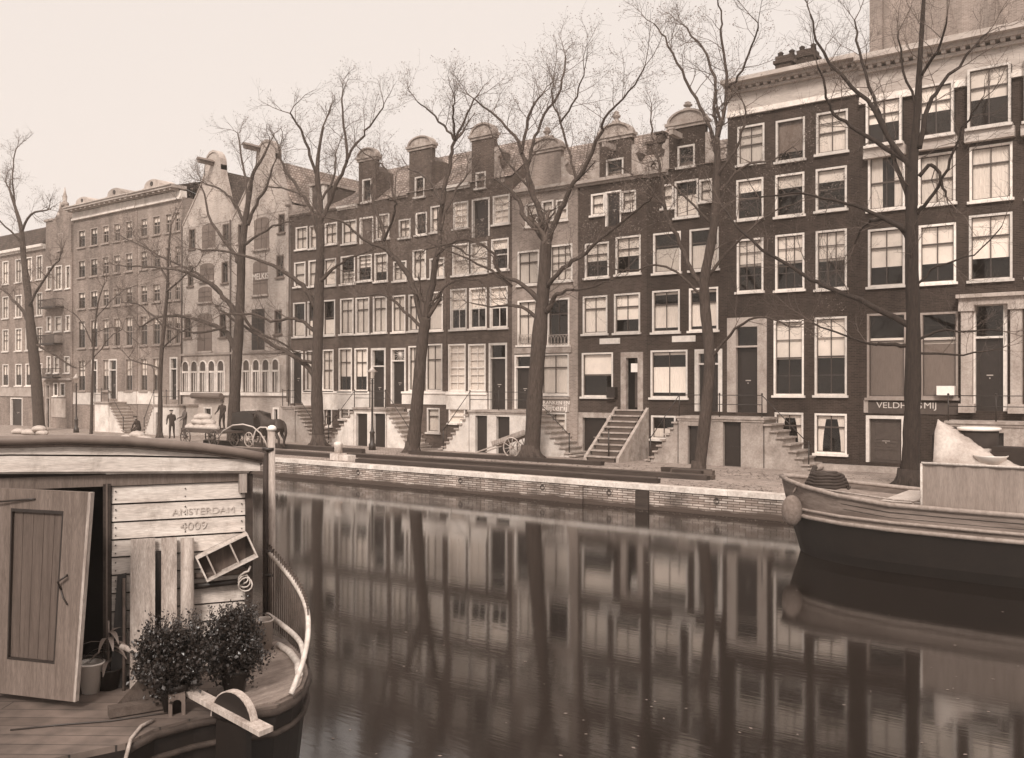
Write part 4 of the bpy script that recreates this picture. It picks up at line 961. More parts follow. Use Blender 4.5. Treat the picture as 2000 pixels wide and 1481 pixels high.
def tree(label, base, trunk, limbs, Y=35.8, seed=1, buds=True, dens=1.0, lev=2, bark=None):
    rnd = random.Random(seed)
    b0 = PY(base, HY + 10, Y); root = thing('bare_elm_tree', (b0.x, Y, 0), label, 'tree', 'bare elm trees along the quay')
    tm = MB(); tw = MB(); bd = MB()
    T = limb_world(trunk, Y); v, r = T[0]
    if v.z > 0: T.insert(0, (Vector((v.x, v.y, -.05)), r * 1.08))
    T = [(Vector((p.x, p.y + (.06 * math.sin(i * 2.1) if i > 1 else 0), p.z)), r) for i, (p, r) in enumerate(T)]
    S = smooth(T, 5); tm.tube([p for p, _ in S], [r * (1 + .07 * rnd.uniform(-1, 1)) for _, r in S], 14)
    z0 = S[0][0]; tm.tube([z0 + Vector((0, 0, -.1)), z0 + Vector((0, 0, .18)), z0 + Vector((0, 0, .75))], [S[0][1] * 1.35, S[0][1] * 1.15, S[0][1] * .98], 14)
    for k in range(6):
        a = k * 1.05 + rnd.uniform(-.3, .3); dv = Vector((math.cos(a), math.sin(a), 0)) * S[0][1]
        tm.tube([z0 + dv * .6 + Vector((0, 0, .6)), z0 + dv * 1.05 + Vector((0, 0, .22)), z0 + dv * rnd.uniform(1.7, 2.2) + Vector((0, 0, -.05))], [S[0][1] * .3, S[0][1] * .34, S[0][1] * .16], 7)
    lm = MB(); allL = [(S, True)]
    for i, L in enumerate(limbs):
        yd = rnd.uniform(-2.2, 2.2); Lw = smooth(limb_world(L, Y, yd, .72), 4)
        Lw = [(p + Vector((0, 0, 0)) if k < 2 else p + Vector((rnd.gauss(0, .03), rnd.gauss(0, .05), rnd.gauss(0, .03))), r) for k, (p, r) in enumerate(Lw)]
        lm.tube([p for p, _ in Lw], [r for _, r in Lw], 8); allL.append((Lw, False))
    for Lw, isT in allL:
        acc = 0.0
        tot = sum((Lw[i + 1][0] - Lw[i][0]).length for i in range(len(Lw) - 1)); run = 0
        for i in range(len(Lw) - 1):
            p, r = Lw[i]; q_, r2 = Lw[i + 1]; seg = (q_ - p); run += seg.length; t = run / max(tot, .01)
            if isT and (p.z < 6.5): continue
            if (not isT) and t < .22: continue
            acc += seg.length * dens
            step = .62 if not isT else 1.0
            while acc > step:
                acc -= step; k = rnd.random(); b = p.lerp(q_, k); ax = seg.normalized()
                side = Vector((rnd.gauss(0, 1), rnd.gauss(0, .9), rnd.gauss(.3, .8))); side = (side - ax * side.dot(ax)).normalized()
                nd = (ax * rnd.uniform(.4, .9) + side * rnd.uniform(.6, 1)).normalized()
                Ltw = rnd.uniform(1.0, 2.3) * (1.25 - .4 * t)
                twigs(tw, bd if (buds and b.z > 9) else None, b, nd, Ltw, min(.02, max(.009, r * .35)), lev, rnd)
        # leader continues past the traced end
        p, r = Lw[-1]; ax = (p - Lw[-2][0]).normalized()
        for k in range(2): twigs(tw, bd if buds else None, p, (ax + Vector((rnd.gauss(0, .3), rnd.gauss(0, .3), rnd.gauss(.1, .25)))).normalized(), rnd.uniform(1.3, 2.2), max(.011, r * .75), lev, rnd)
    to = tm.build('trunk', bark or M_BARK, root, recalc=False); lm.build('limbs', bark or M_BARK, root, recalc=False); c = tw.build('crown', M_TWIG, root, recalc=False)
    if buds and bd.v: bd.build('buds', M_BUD, c, recalc=False)
    return root
tree('large dark elm nearest the camera at the right, with a long bare limb reaching left', 1778,
     [(1776, 955, 24), (1779, 900, 20), (1782, 800, 17.5), (1783, 640, 16), (1781, 470, 14), (1782, 340, 11), (1790, 230, 8), (1797, 130, 6), (1801, 50, 5), (1806, -40, 3)],
     [[(1783, 640, 9), (1700, 597, 7.5), (1618, 562, 6), (1567, 537, 5), (1467, 470, 4), (1408, 403, 2.5)],
      [(1781, 455, 8), (1701, 415, 5), (1640, 395, 4), (1567, 378, 3), (1484, 386, 2)],
      [(1778, 475, 8), (1758, 440, 6.5), (1718, 428, 5), (1690, 440, 3.5), (1668, 474, 2)],
      [(1785, 335, 8), (1747, 285, 7), (1693, 197, 5.5), (1634, 139, 4.5), (1601, 93, 3.5), (1584, 30, 2.5)],
      [(1777, 320, 7), (1714, 277, 6), (1651, 240, 4.5), (1618, 206, 3.5), (1609, 155, 3), (1596, 130, 2)],
      [(1781, 410, 6), (1752, 320, 5.8), (1728, 250, 5.5), (1706, 190, 4.5), (1680, 100, 3.5), (1668, 40, 2)],
      [(1795, 290, 8), (1810, 218, 6.5), (1840, 168, 5), (1902, 93, 3), (1930, 60, 2)],
      [(1795, 345, 6), (1819, 323, 5), (1840, 357, 4), (1848, 386, 2.5)],
      [(1788, 420, 6), (1815, 390, 5), (1850, 330, 4), (1880, 250, 3), (1915, 200, 2)],
      [(1790, 665, 4), (1846, 645, 3), (1957, 647, 1.6)], [(1790, 690, 3.5), (1880, 692, 2.5), (1960, 680, 1.5)],
      [(1775, 676, 6), (1730, 672, 5), (1682, 668, 3), (1586, 632, 2)], [(1788, 560, 4), (1830, 520, 3), (1900, 500, 2), (1960, 440, 1.5)],
      [(1797, 150, 5), (1830, 100, 3.5), (1850, 30, 2)], [(1790, 210, 4), (1765, 140, 3), (1755, 60, 2)]], Y=33.2, seed=11, buds=False, dens=.9, bark=mat('dark elm bark', .03, .95, .5, 7, 1.0, stretch=(2.5, 2.5, .45), fine=.7))  # darker bark than on the other elms
tree('leaning elm in front of the white-edged gable, its slim limbs fanning up past the cornice', 1366,
     [(1364, 935, 16), (1370, 880, 14), (1380, 800, 13), (1386, 700, 12.5), (1376, 600, 12), (1378, 540, 11), (1393, 450, 9.5), (1400, 340, 8), (1401, 270, 6.5)],
     [[(1399, 300, 6), (1385, 250, 5), (1366, 209, 4.5), (1330, 137, 3.5), (1298, 77, 2.6), (1278, 45, 1.6)],
      [(1400, 280, 5), (1395, 210, 4.5), (1395, 152, 4), (1373, 94, 3), (1334, 48, 2)],
      [(1401, 275, 5.5), (1420, 173, 4.5), (1409, 84, 3.5), (1409, 37, 2.5), (1400, -10, 1.5)],
      [(1420, 173, 4), (1445, 148, 3.2), (1466, 90, 2.5), (1484, 44, 1.8)],
      [(1395, 350, 5), (1425, 310, 4), (1455, 245, 3.5), (1452, 202, 2)],
      [(1372, 560, 7), (1352, 527, 6.5), (1322, 460, 5.5), (1298, 406, 5), (1291, 338, 4), (1277, 280, 3), (1270, 230, 2)],
      [(1382, 540, 5), (1440, 475, 3.5), (1500, 420, 2.5), (1560, 395, 1.5)],
      [(1390, 700, 5), (1425, 655, 4), (1480, 620, 3), (1560, 640, 2)], [(1392, 440, 4), (1340, 385, 3), (1287, 334, 1.6)],
      [(1372, 580, 4), (1300, 520, 3), (1230, 530, 2), (1180, 520, 1.4)], [(1300, 408, 3), (1250, 350, 2.4), (1200, 320, 1.5)],
      [(1398, 380, 4), (1450, 330, 3), (1510, 310, 2), (1550, 290, 1.4)]], Y=35.8, seed=12, dens=.9)
tree('broad elm standing centrally in front of the buff brick house, trunk forking high', 1040,
     [(1036, 900, 22), (1040, 860, 19), (1048, 740, 18), (1055, 640, 17), (1062, 540, 14), (1068, 472, 12)],
     [[(1068, 475, 9), (1050, 450, 7.5), (1026, 425, 6.5), (1012, 392, 5.5), (990, 365, 4.5), (964, 348, 3)],
      [(1068, 472, 9), (1052, 410, 8), (1037, 370, 7), (1019, 297, 5.5), (997, 257, 4), (960, 220, 3), (924, 195, 2)],
      [(1019, 300, 4.5), (1030, 235, 4), (1045, 205, 3), (1059, 184, 2)],
      [(1045, 390, 5), (1032, 330, 4.5), (1045, 270, 4), (1063, 224, 3.5), (1095, 173, 3), (1105, 110, 2)],
      [(1070, 475, 9), (1090, 420, 7.5), (1110, 377, 6.5), (1139, 330, 5.5), (1172, 264, 4.5), (1179, 231, 3.5), (1227, 180, 2.5), (1260, 130, 1.6)],
      [(1125, 350, 4), (1114, 304, 3.5), (1095, 239, 3), (1081, 206, 2.4), (1080, 160, 1.6)],
      [(1068, 560, 7), (1100, 525, 6), (1143, 494, 5), (1234, 417, 3.5), (1275, 385, 2)],
      [(1055, 590, 8), (1020, 555, 6), (979, 534, 5), (957, 490, 4), (917, 468, 3.5), (870, 478, 2.5), (833, 487, 1.8)],
      [(1052, 625, 6), (1030, 605, 5), (1000, 597, 4), (960, 600, 2.5), (920, 590, 1.5)], [(1068, 610, 7), (1085, 580, 6), (1110, 568, 4), (1150, 562, 3), (1200, 545, 1.6)],
      [(1095, 239, 3), (1125, 190, 2.4), (1140, 140, 1.6)], [(1037, 370, 4), (1000, 330, 3), (975, 290, 2), (955, 250, 1.4)], [(1000, 560, 4), (960, 530, 3.5), (900, 500, 2.4), (830, 470, 1.4)]], Y=35.8, seed=13, dens=1.25, lev=2)
tree('elm with a forked trunk before the star-fanlight house, sweeping limb to the left', 812,
     [(805, 890, 16), (812, 820, 14), (820, 740, 13.5), (826, 660, 12.5), (831, 620, 11.5)],
     [[(829, 640, 9), (815, 590, 8), (800, 540, 7.5), (775, 508, 7), (754, 487, 6), (746, 446, 5), (730, 400, 4), (726, 360, 2.5)],
      [(831, 625, 10), (842, 570, 9), (852, 510, 8), (858, 461, 7), (869, 370, 6), (880, 310, 5), (888, 271, 4)],
      [(888, 275, 3.5), (870, 250, 3), (848, 224, 2.5), (815, 199, 1.6)], [(888, 275, 3.5), (886, 242, 2.8), (888, 200, 1.8)], [(888, 275, 3.5), (906, 235, 3), (931, 188, 1.8)],
      [(754, 487, 5), (736, 480, 4.5), (702, 462, 3.5), (673, 436, 2.8), (635, 425, 1.8)], [(860, 450, 4), (885, 380, 3.2), (910, 345, 2)],
      [(771, 395, 3), (754, 333, 2.5), (734, 315, 2), (696, 288, 1.4)], [(824, 640, 5), (790, 610, 4), (750, 575, 3), (700, 580, 1.8)],
      [(835, 600, 4), (870, 560, 3), (905, 545, 2), (940, 550, 1.4)], [(865, 400, 4), (835, 350, 3), (800, 330, 2)], [(852, 500, 3.5), (880, 480, 3), (920, 500, 2)], [(750, 470, 4), (770, 420, 3), (771, 390, 2.4)]], Y=35.8, seed=14, dens=1.1)
tree('slender upright elm before the drainpipe end of the dark brick houses', 617,
     [(622, 875, 15), (621, 830, 13), (620, 760, 12.5), (621, 650, 12), (622, 560, 11), (627, 500, 9.5), (625, 440, 8.5), (623, 391, 7), (621, 345, 5.5), (622, 300, 4), (630, 246, 2.5)],
     [[(621, 350, 4.5), (606, 304, 4), (586, 252, 3), (566, 220, 2)],
      [(625, 450, 6), (636, 414, 5.5), (656, 362, 5), (676, 316, 4), (673, 246, 3), (668, 190, 2)], [(676, 316, 4), (700, 275, 3), (728, 240, 2.4), (751, 203, 1.6)],
      [(622, 460, 6), (612, 426, 5), (595, 385, 4.5), (557, 333, 3.5), (543, 290, 2.4)],
      [(620, 605, 8), (595, 565, 7), (563, 535, 5.5), (497, 505, 4), (432, 491, 3), (388, 487, 2)],
      [(618, 745, 8), (600, 715, 7), (563, 689, 6), (520, 667, 5), (462, 628, 3.5), (420, 600, 2)],
      [(618, 650, 6), (595, 632, 5), (572, 623, 4), (528, 627, 3.5), (493, 614, 3), (432, 614, 2)],
      [(626, 550, 6), (645, 530, 4.5), (668, 513, 3.5), (720, 490, 2)], [(610, 708, 5), (590, 705, 4), (560, 690, 2.5)],
      [(595, 385, 3), (560, 370, 2.4), (520, 365, 1.5)], [(623, 400, 4), (650, 350, 3), (655, 300, 2)]], Y=35.8, seed=15, dens=1.05)
tree('elm in front of the warehouses, behind the pole of the houseboat', 456,
     [(455, 885, 16), (457, 800, 13.5), (462, 740, 12), (466, 650, 10.5), (469, 560, 9.5), (474, 490, 8.5), (479, 435, 7), (486, 377, 5.5), (496, 339, 4), (512, 310, 3), (525, 280, 1.8)],
     [[(484, 440, 5), (496, 409, 4.5), (519, 368, 3.5), (534, 320, 2)], [(478, 440, 4.5), (460, 400, 4), (438, 377, 3), (397, 356, 1.8)],
      [(470, 520, 6), (458, 497, 5), (444, 478, 4.5), (415, 435, 3.5), (397, 368, 2)],
      [(461, 690, 8), (449, 658, 7), (410, 632, 5.5), (357, 619, 4), (313, 619, 3), (270, 640, 1.8)],
      [(466, 625, 7), (445, 590, 6), (410, 553, 5), (357, 531, 4), (300, 522, 3), (240, 520, 1.6)], [(466, 610, 5), (430, 575, 4.5), (385, 535, 3.5), (310, 500, 2.5), (235, 460, 1.5)],
      [(470, 600, 4), (490, 640, 4), (540, 665, 3), (580, 690, 2)], [(483, 400, 3.5), (480, 350, 3), (470, 300, 2.4), (465, 260, 1.6)],
      [(476, 480, 4), (520, 450, 3), (570, 430, 1.8)], [(440, 640, 4), (380, 650, 3), (330, 640, 2)]], Y=35.8, seed=16, dens=.95)
tree('thin young tree before the pale brick house, left of the warehouses', 312, [(312, 858, 6), (313, 800, 5.2), (315, 720, 4.8), (320, 640, 4.2), (326, 560, 3.4), (330, 500, 2.6), (334, 440, 1.8)],
     [[(320, 640, 2.6), (280, 600, 2), (235, 590, 1.3)], [(325, 570, 2.6), (360, 540, 2), (385, 520, 1.3)], [(318, 680, 2.4), (350, 650, 2), (375, 640, 1.3)], [(327, 545, 2.2), (300, 500, 1.8), (270, 470, 1.2)], [(313, 720, 2.6), (280, 710, 2), (250, 700, 1.4)]], Y=35.8, seed=17, dens=.9)
tree('old leaning elm at the far left edge with a thick dark trunk', 75, [(77, 850, 13), (72, 760, 12), (68, 700, 11.5), (60, 640, 10), (54, 580, 8), (48, 510, 6.5), (42, 450, 5), (30, 410, 3.6), (20, 370, 2.4)],
     [[(60, 640, 5), (40, 600, 4), (10, 570, 2.5)], [(42, 455, 3.6), (60, 420, 3), (95, 410, 2)], [(56, 600, 4), (90, 540, 3), (120, 500, 1.6)], [(30, 410, 2.6), (25, 340, 2), (30, 290, 1.4)], [(64, 670, 4), (100, 690, 3), (150, 720, 1.6)], [(46, 480, 3), (20, 450, 2.4), (-20, 420, 1.6)]], Y=35.8, seed=18, dens=.9)
tree('slim sapling tied to stakes beside the broad white steps', 178, [(178, 858, 3.6), (180, 760, 3), (184, 680, 2.4), (190, 600, 1.8), (200, 560, 1.2)],
     [[(182, 700, 1.6), (215, 660, 1.3), (240, 640, 1)], [(184, 680, 1.6), (160, 630, 1.2), (140, 610, .9)], [(188, 620, 1.4), (225, 580, 1), (260, 560, .8)], [(186, 650, 1.4), (230, 640, 1), (270, 670, .8)]], Y=35.6, seed=19, dens=1.3, lev=2)
# iron kerb round the big tree
g = MB(); c = PY(1778, 950, 33.2)
for k in range(16):
    a0, a1 = 2 * math.pi * k / 16, 2 * math.pi * (k + 1) / 16
    g.hexa([(c.x + .75 * math.cos(a0), 33.2 + .75 * math.sin(a0), .0), (c.x + .75 * math.cos(a1), 33.2 + .75 * math.sin(a1), 0), (c.x + 1.0 * math.cos(a1), 33.2 + 1.0 * math.sin(a1), 0), (c.x + 1.0 * math.cos(a0), 33.2 + 1.0 * math.sin(a0), 0),
            (c.x + .75 * math.cos(a0), 33.2 + .75 * math.sin(a0), .07), (c.x + .75 * math.cos(a1), 33.2 + .75 * math.sin(a1), .07), (c.x + 1.0 * math.cos(a1), 33.2 + 1.0 * math.sin(a1), .07), (c.x + 1.0 * math.cos(a0), 33.2 + 1.0 * math.sin(a0), .07)])
tag(g.build('tree_grate', M_TIMB), 'dark iron ring set in the paving round the foot of the largest elm', 'tree grate')

# ================================================================ STREET THINGS
def beam(xa, xb, y, z, w, h_, m, label, grp, n=0):
    b = MB(); rr = random.Random(int(abs(xa) * 100) + n); j = lambda: rr.uniform(-.02, .02)
    b.hexa([(xa, y + j(), z), (xb, y + j(), z), (xb, y + w + j(), z), (xa, y + w + j(), z), (xa, y + j(), z + h_), (xb, y + j(), z + h_), (xb, y + w + j(), z + h_), (xa, y + w + j(), z + h_)])
    o = b.build('timber_beam', m); return tag(o, label, 'timber', grp)
G1 = 'long timber beams lying along the quay'
rt = random.Random(5)
def stack(pl, pr, y0, nrow, nlay, desc, w=.3, h_=.26, jag=1.6, seed=0):
    k = 0
    for L in range(nlay):
        for i in range(nrow - L):
            y = y0 + i * (w + .06) + L * (w * .5); xa = UX(pl, y) + rt.uniform(-.5, .5); xb = UX(pr, y) - rt.uniform(0, jag)
            beam(xa, xb, y, L * h_ + .001 * i + .004, w, h_ - .02, (M_TIMB, M_TIMBT)[(i + L) % 2 if i else 0], '%s, %s of the %s' % (
                ('bottom-layer dark beam', 'beam resting on the layer below')[L], ['canal-side one', 'second from the canal', 'third from the canal', 'fourth from the canal', 'fifth from the canal', 'house-side one'][min(5, i)], desc), G1, k); k += 1
stack(690, 1302, 29.6, 2, 1, 'two kerbside beams nearest the water', w=.26, h_=.18, jag=.5)
stack(680, 1403, 31.6, 2, 1, 'longest pair in the middle of the quay', w=.28, h_=.18, jag=.5)
stack(1292, 1396, 33.2, 3, 1, 'short staggered group by the leaning elm', w=.26, h_=.2, jag=.9)
stack(796, 1176, 34.7, 1, 1, 'single line running past the central elm', w=.3, h_=.2, jag=.1)
stack(392, 657, 30.7, 2, 1, 'pair left of the stone bollard near the water', w=.28, h_=.2, jag=.4)
stack(392, 652, 33.6, 2, 1, 'pair left of the stone bollard near the trees', w=.28, h_=.24, jag=.4)
stack(664, 706, 33.4, 2, 1, 'short pair behind the stone bollard', h_=.24, jag=.05)
# stone bollard
p = PY(660, 892, 30.2); b = MB(); b.box(p.x - .28, p.x + .28, 29.95, 30.5, 0, .3); b.lathe((p.x, 30.22, .3), [(.2, 0), (.19, .35), (.22, .4), (.2, .5), (.08, .56)], 12)
tag(b.build('stone_bollard', M_COPE), 'pale squat stone bollard between two stacks of dark beams at the canal edge', 'bollard')
b = MB(); xx = UX(672, 30.6); b.box(xx, xx + .9, 30.0, 30.5, 0, .24); tag(b.build('kerb_stone', M_COPE), 'pale loose kerb stone beside the squat bollard', 'stone block')
def lamp_post(px, Y, ztop, label):
    p = PY(px, 800, Y); r = thing('street_lamp', (p.x, Y, 0), label, 'street lamp', 'cast iron street lamps')
    b = MB(); b.lathe((p.x, Y, 0), [(.2, 0), (.2, .3), (.13, .4), (.13, .9), (.16, .95), (.09, 1.05), (.06, 1.3), (.045, ztop - .75), (.08, ztop - .72), (.04, ztop - .68), (.04, ztop - .6)], 10); b.build('post', M_IRON, r)
    b = MB(); b.tube([(p.x - .28, Y, ztop - .85), (p.x + .28, Y, ztop - .85)], .018, 5); b.build('ladder_bar', M_IRON, r)
    b = MB(); b.lathe((p.x, Y, ztop - .6), [(.12, 0), (.2, .36)], 6, smooth=False); l_ = b.build('lantern', M_GLASS, r)
    b = MB(); b.lathe((p.x, Y, ztop - .24), [(.3, 0), (.1, .2), (.06, .3), (.02, .36)], 8); b.build('lamp_cap', M_ZINC, l_)
    b = MB(); b.lathe((p.x, Y, ztop - .62), [(.14, 0), (.14, .03)], 6); b.build('lantern_base', M_IRON, l_)
    return r
lamp_post(727, 35.9, 4.5, 'cast iron street lamp before the shared white steps, centre left')
lamp_post(149, 36.0, 4.3, 'cast iron street lamp near the balcony house at the far left')
# wheel helper
def wheel(mb, c, r, ax, w=.06, sp=10, m=0):
    ax = Vector(ax).normalized(); u = ax.orthogonal().normalized(); v = ax.cross(u); c = Vector(c)
    pts = [c + (u * math.cos(2 * math.pi * k / 20) + v * math.sin(2 * math.pi * k / 20)) * r for k in range(21)]
    mb.tube(pts, w * .6, 6, m, cap=False); mb.tube([c - ax * .12, c + ax * .12], .08, 8, m)
    for k in range(sp):
        q_ = 2 * math.pi * k / sp; mb.tube([c, c + (u * math.cos(q_) + v * math.sin(q_)) * r], .02, 4, m)
def obb(mb, c, ux_, uy_, uz_, hx, hy, hz, mi=0):
    c = Vector(c); P = []
    for sz in (-1, 1):
        for sx, sy in ((-1, -1), (1, -1), (1, 1), (-1, 1)): P.append(c + ux_ * hx * sx + uy_ * hy * sy + uz_ * hz * sz)
    mb.hexa(P, mi)
# handcart
hx0, hx1 = UX(975, 36.6), UX(1034, 36.6); c = thing('handcart', ((hx0 + hx1) / 2, 36.6, 0), 'worn wooden handcart tipped on its shafts beside the central elm', 'handcart')
u = Vector((.95, 0, .31)).normalized(); v = Vector((0, 1, 0)); w = u.cross(v); mid = Vector(((hx0 + hx1) / 2, 36.6, .85))
b = MB(); obb(b, mid, u, v, w, 1.05, .45, .035); obb(b, mid + v * -.45 + w * .12, u, v, w, 1.05, .03, .1); obb(b, mid + v * .45 + w * .12, u, v, w, 1.05, .03, .1); b.build('cart_bed', M_RAWW, c)
for s_ in (-.4, .4): b = MB(); obb(b, mid + u * -1.5 + v * s_ + w * -.02, u, v, w, .7, .03, .03); b.build('shaft', M_RAWW, c)
for s_ in (-.56, .56):
    b = MB(); wheel(b, mid + v * s_ + Vector((.25, 0, -.35)), .48, (0, 1, 0)); b.build('wheel', M_PLASG, c)

# ---- figures grown with a skin modifier
def skin(name, verts, edges, radii, m, root_i=0, sub=2, parent=None):
    me = bpy.data.meshes.new(name); me.from_pydata(verts, edges, []); o = bpy.data.objects.new(name, me); COL.objects.link(o)
    sk = o.modifiers.new('s', 'SKIN'); sl = me.skin_vertices[0].data
    for i, r in enumerate(radii):
        sl[i].radius = (r, r) if not hasattr(r, '__len__') else r; sl[i].use_root = (i == root_i)
    sk.use_smooth_shade = True
    sb = o.modifiers.new('d', 'SUBSURF'); sb.levels = sub; sb.render_levels = sub
    dg = bpy.context.evaluated_depsgraph_get(); me2 = bpy.data.meshes.new_from_object(o.evaluated_get(dg))
    bpy.data.objects.remove(o); me2.materials.clear()
    for mm in (m if hasattr(m, '__len__') else [m]): me2.materials.append(mm)
    o = bpy.data.objects.new(name, me2); COL.objects.link(o)
    if parent is not None: o.parent = parent; o.matrix_parent_inverse = world_of(parent).inverted()
    return o
def person(loc, rot, label, pose='stand', hat='cap', coat=None, lean=.0):
    r = thing('person', loc, label, 'person'); Mx = Matrix.Translation(loc) @ Matrix.Rotation(rot, 4, 'Z')
    T = lambda p: Mx @ Vector(p)
    if pose == 'stand':
        hip = .92; J = {'pel': (0, 0, hip), 'w': (0, lean * .3, 1.1), 'ch': (0, lean * .7, 1.33), 'nk': (0, lean, 1.5), 'hd': (0, lean + .02, 1.6), 'hl': (-.1, 0, hip - .05), 'kl': (-.12, .03, .5), 'al': (-.13, -.02, .09), 'tl': (-.14, .15, .04),
             'hr': (.1, 0, hip - .05), 'kr': (.12, .08, .5), 'ar': (.14, .0, .09), 'tr': (.15, .17, .04), 'sl': (-.19, lean, 1.43), 'el': (-.25, lean + .05, 1.15), 'wl': (-.2, lean + .25, 1.0), 'sr': (.19, lean, 1.43), 'er': (.26, lean + .08, 1.15), 'wr': (.2, lean + .32, 1.08)}
        head = (0, lean + .03, 1.64)
    else:
        J = {'pel': (0, 0, .5), 'w': (0, .06, .7), 'ch': (0, .16, .92), 'nk': (0, .22, 1.08), 'hd': (0, .27, 1.17), 'hl': (-.1, .05, .48), 'kl': (-.14, .45, .5), 'al': (-.14, .45, .1), 'tl': (-.14, .6, .04),
             'hr': (.1, .05, .48), 'kr': (.14, .45, .52), 'ar': (.15, .5, .1), 'tr': (.15, .65, .04), 'sl': (-.19, .18, 1.0), 'el': (-.25, .28, .76), 'wl': (-.12, .42, .62), 'sr': (.19, .18, 1.0), 'er': (.25, .28, .76), 'wr': (.12, .42, .62)}
        head = (0, .3, 1.22)
    K = list(J); I = {k: i for i, k in enumerate(K)}
    E = [('pel', 'w'), ('w', 'ch'), ('ch', 'nk'), ('nk', 'hd'), ('pel', 'hl'), ('hl', 'kl'), ('kl', 'al'), ('al', 'tl'), ('pel', 'hr'), ('hr', 'kr'), ('kr', 'ar'), ('ar', 'tr'), ('ch', 'sl'), ('sl', 'el'), ('el', 'wl'), ('ch', 'sr'), ('sr', 'er'), ('er', 'wr')]
    Rd = {'pel': (.16, .12), 'w': (.16, .12), 'ch': (.18, .13), 'nk': .06, 'hd': .07, 'hl': .1, 'kl': .07, 'al': .05, 'tl': .045, 'hr': .1, 'kr': .07, 'ar': .05, 'tr': .045, 'sl': .075, 'el': .055, 'wl': .04, 'sr': .075, 'er': .055, 'wr': .04}
    V = [T(J[k]) for k in K]; Rr = [Rd[k] for k in K]; EE = [(I[a], I[b_]) for a, b_ in E]
    # hands: palm with four fingers and a thumb
    for s_, wk in ((-1, 'wl'), (1, 'wr')):
        wp = Vector(J[wk]); pi = len(V); V.append(T(wp + Vector((0, .06, -.05)))); Rr.append(.032); EE.append((I[wk], pi))
        for f_ in range(4):
            a = len(V); V.append(T(wp + Vector(((f_ - 1.5) * .02, .1, -.09)))); Rr.append(.009); V.append(T(wp + Vector(((f_ - 1.5) * .022, .11, -.13 - .01 * (f_ % 3))))); Rr.append(.008); EE += [(pi, a), (a, a + 1)]
        a = len(V); V.append(T(wp + Vector((-s_ * .045, .09, -.06)))); Rr.append(.01); EE.append((pi, a))
    body = skin('body', [tuple(v_) for v_ in V], EE, Rr, [coat or M_CLOTH], 0, 1, r)
    hm = MB(); hp = T(head); hm.ball((0, 0, 0), (.078, .095, .115), 0, 12, 10); hm.ball((0, .1, -.01), (.014, .022, .02)); hm.ball((-.08, 0, 0), (.012, .02, .03)); hm.ball((.08, 0, 0), (.012, .02, .03))
    hm.ball((-.03, .083, .02), (.011, .01, .008), 1, 6, 5); hm.ball((.03, .083, .02), (.011, .01, .008), 1, 6, 5); hm.ball((0, .085, -.055), (.024, .012, .006), 1, 6, 5)
    hm.v = [tuple(hp + (Matrix.Rotation(rot, 3, 'Z') @ Vector(v_))) for v_ in hm.v]; hm.build('head', [M_SKIN, M_CLOTH], r)
    h_ = MB(); 
    if hat == 'cap': h_.lathe((0, 0, .05), [(.085, 0), (.13, .035), (.115, .075), (.02, .09)], 12); h_.box(-.07, .07, .06, .16, .045, .06)
    else: h_.lathe((0, 0, .055), [(.16, 0), (.16, .015), (.09, .02), (.085, .12), (.02, .14)], 12)
    h_.v = [tuple(hp + (Matrix.Rotation(rot, 3, 'Z') @ Vector(v_))) for v_ in h_.v]; h_.build('hat', M_CLOTH, r)
    return r
def on(px, Y, z=0): return (UX(px, Y), Y, z)
person(on(272, 32.6, .25), R(110), 'seated person in dark clothes and a cap, on the sacks before the white steps', 'sit')
person(on(336, 33.0, .25), R(70), 'stooping person in a dark jacket left of the sack cart', 'stand', 'cap', M_CLOTH, .18)
person(on(361, 33.6, .45), R(160), 'person in a brimmed hat standing behind the sack cart', 'stand', 'brim', M_DOORM)
person(on(434, 34.0, .85), R(200), 'tall person in a long black coat standing up on the cart', 'stand', 'brim')
# sacks
def sack(c, rot, s_, label, grp):
    m_ = MB(); n, q_ = 12, 8; rr = random.Random(int(c[0] * 97)); 
    for i in range(q_ + 1):
        t = -1 + 2 * i / q_; prof = (1 - abs(t) ** 3.2) ** .5 if abs(t) < 1 else 0.0
        prof = max(prof, .28 if abs(t) > .95 else 0)
        for k in range(n):
            a = 2 * math.pi * k / n; wv = 1 + .06 * math.sin(3 * a + i) + rr.uniform(-.03, .03)
            m_.v.append((t * .5 * s_, .27 * s_ * prof * math.cos(a) * wv, .17 * s_ * prof * math.sin(a) * wv + .15 * s_ - .05 * s_ * t * t))
    for i in range(q_):
        for k in range(n): m_.f.append((i * n + k, i * n + (k + 1) % n, (i + 1) * n + (k + 1) % n, (i + 1) * n + k)); m_.m.append(0); m_.sm.append(True)
    m_.f.append(tuple(range(n))); m_.m.append(0); m_.sm.append(False); m_.f.append(tuple(q_ * n + k for k in range(n))); m_.m.append(0); m_.sm.append(False)
    o = m_.build('sack', M_SACK); o.location = c; o.rotation_euler = (0, rr.uniform(-.08, .08), rot); return tag(o, label, 'sack', grp)
GS = 'plump sacks on and beside the carts'
for i, (px, Y, z, rz) in enumerate([(36, 32.5, 0, .1), (58, 32.4, 0, .4), (82, 32.6, 0, -.1), (76, 32.5, .28, .1)]):
    sack(on(px, Y, z), rz, 1.3, ['leftmost sack on the ground by the old leaning elm', 'second sack from the left by the old leaning elm', 'third sack from the left by the old leaning elm', 'sack lying on top of the pair by the old leaning elm'][i], GS)
for i, (px, Y, z, rz) in enumerate([(250, 32.3, 0, .1), (281, 32.2, 0, .2), (268, 32.2, .27, -.1)]):
    sack(on(px, Y, z), rz, 1.35, ['left sack under the seated person', 'right sack under the seated person', 'top sack just below the seated person'][i], GS)
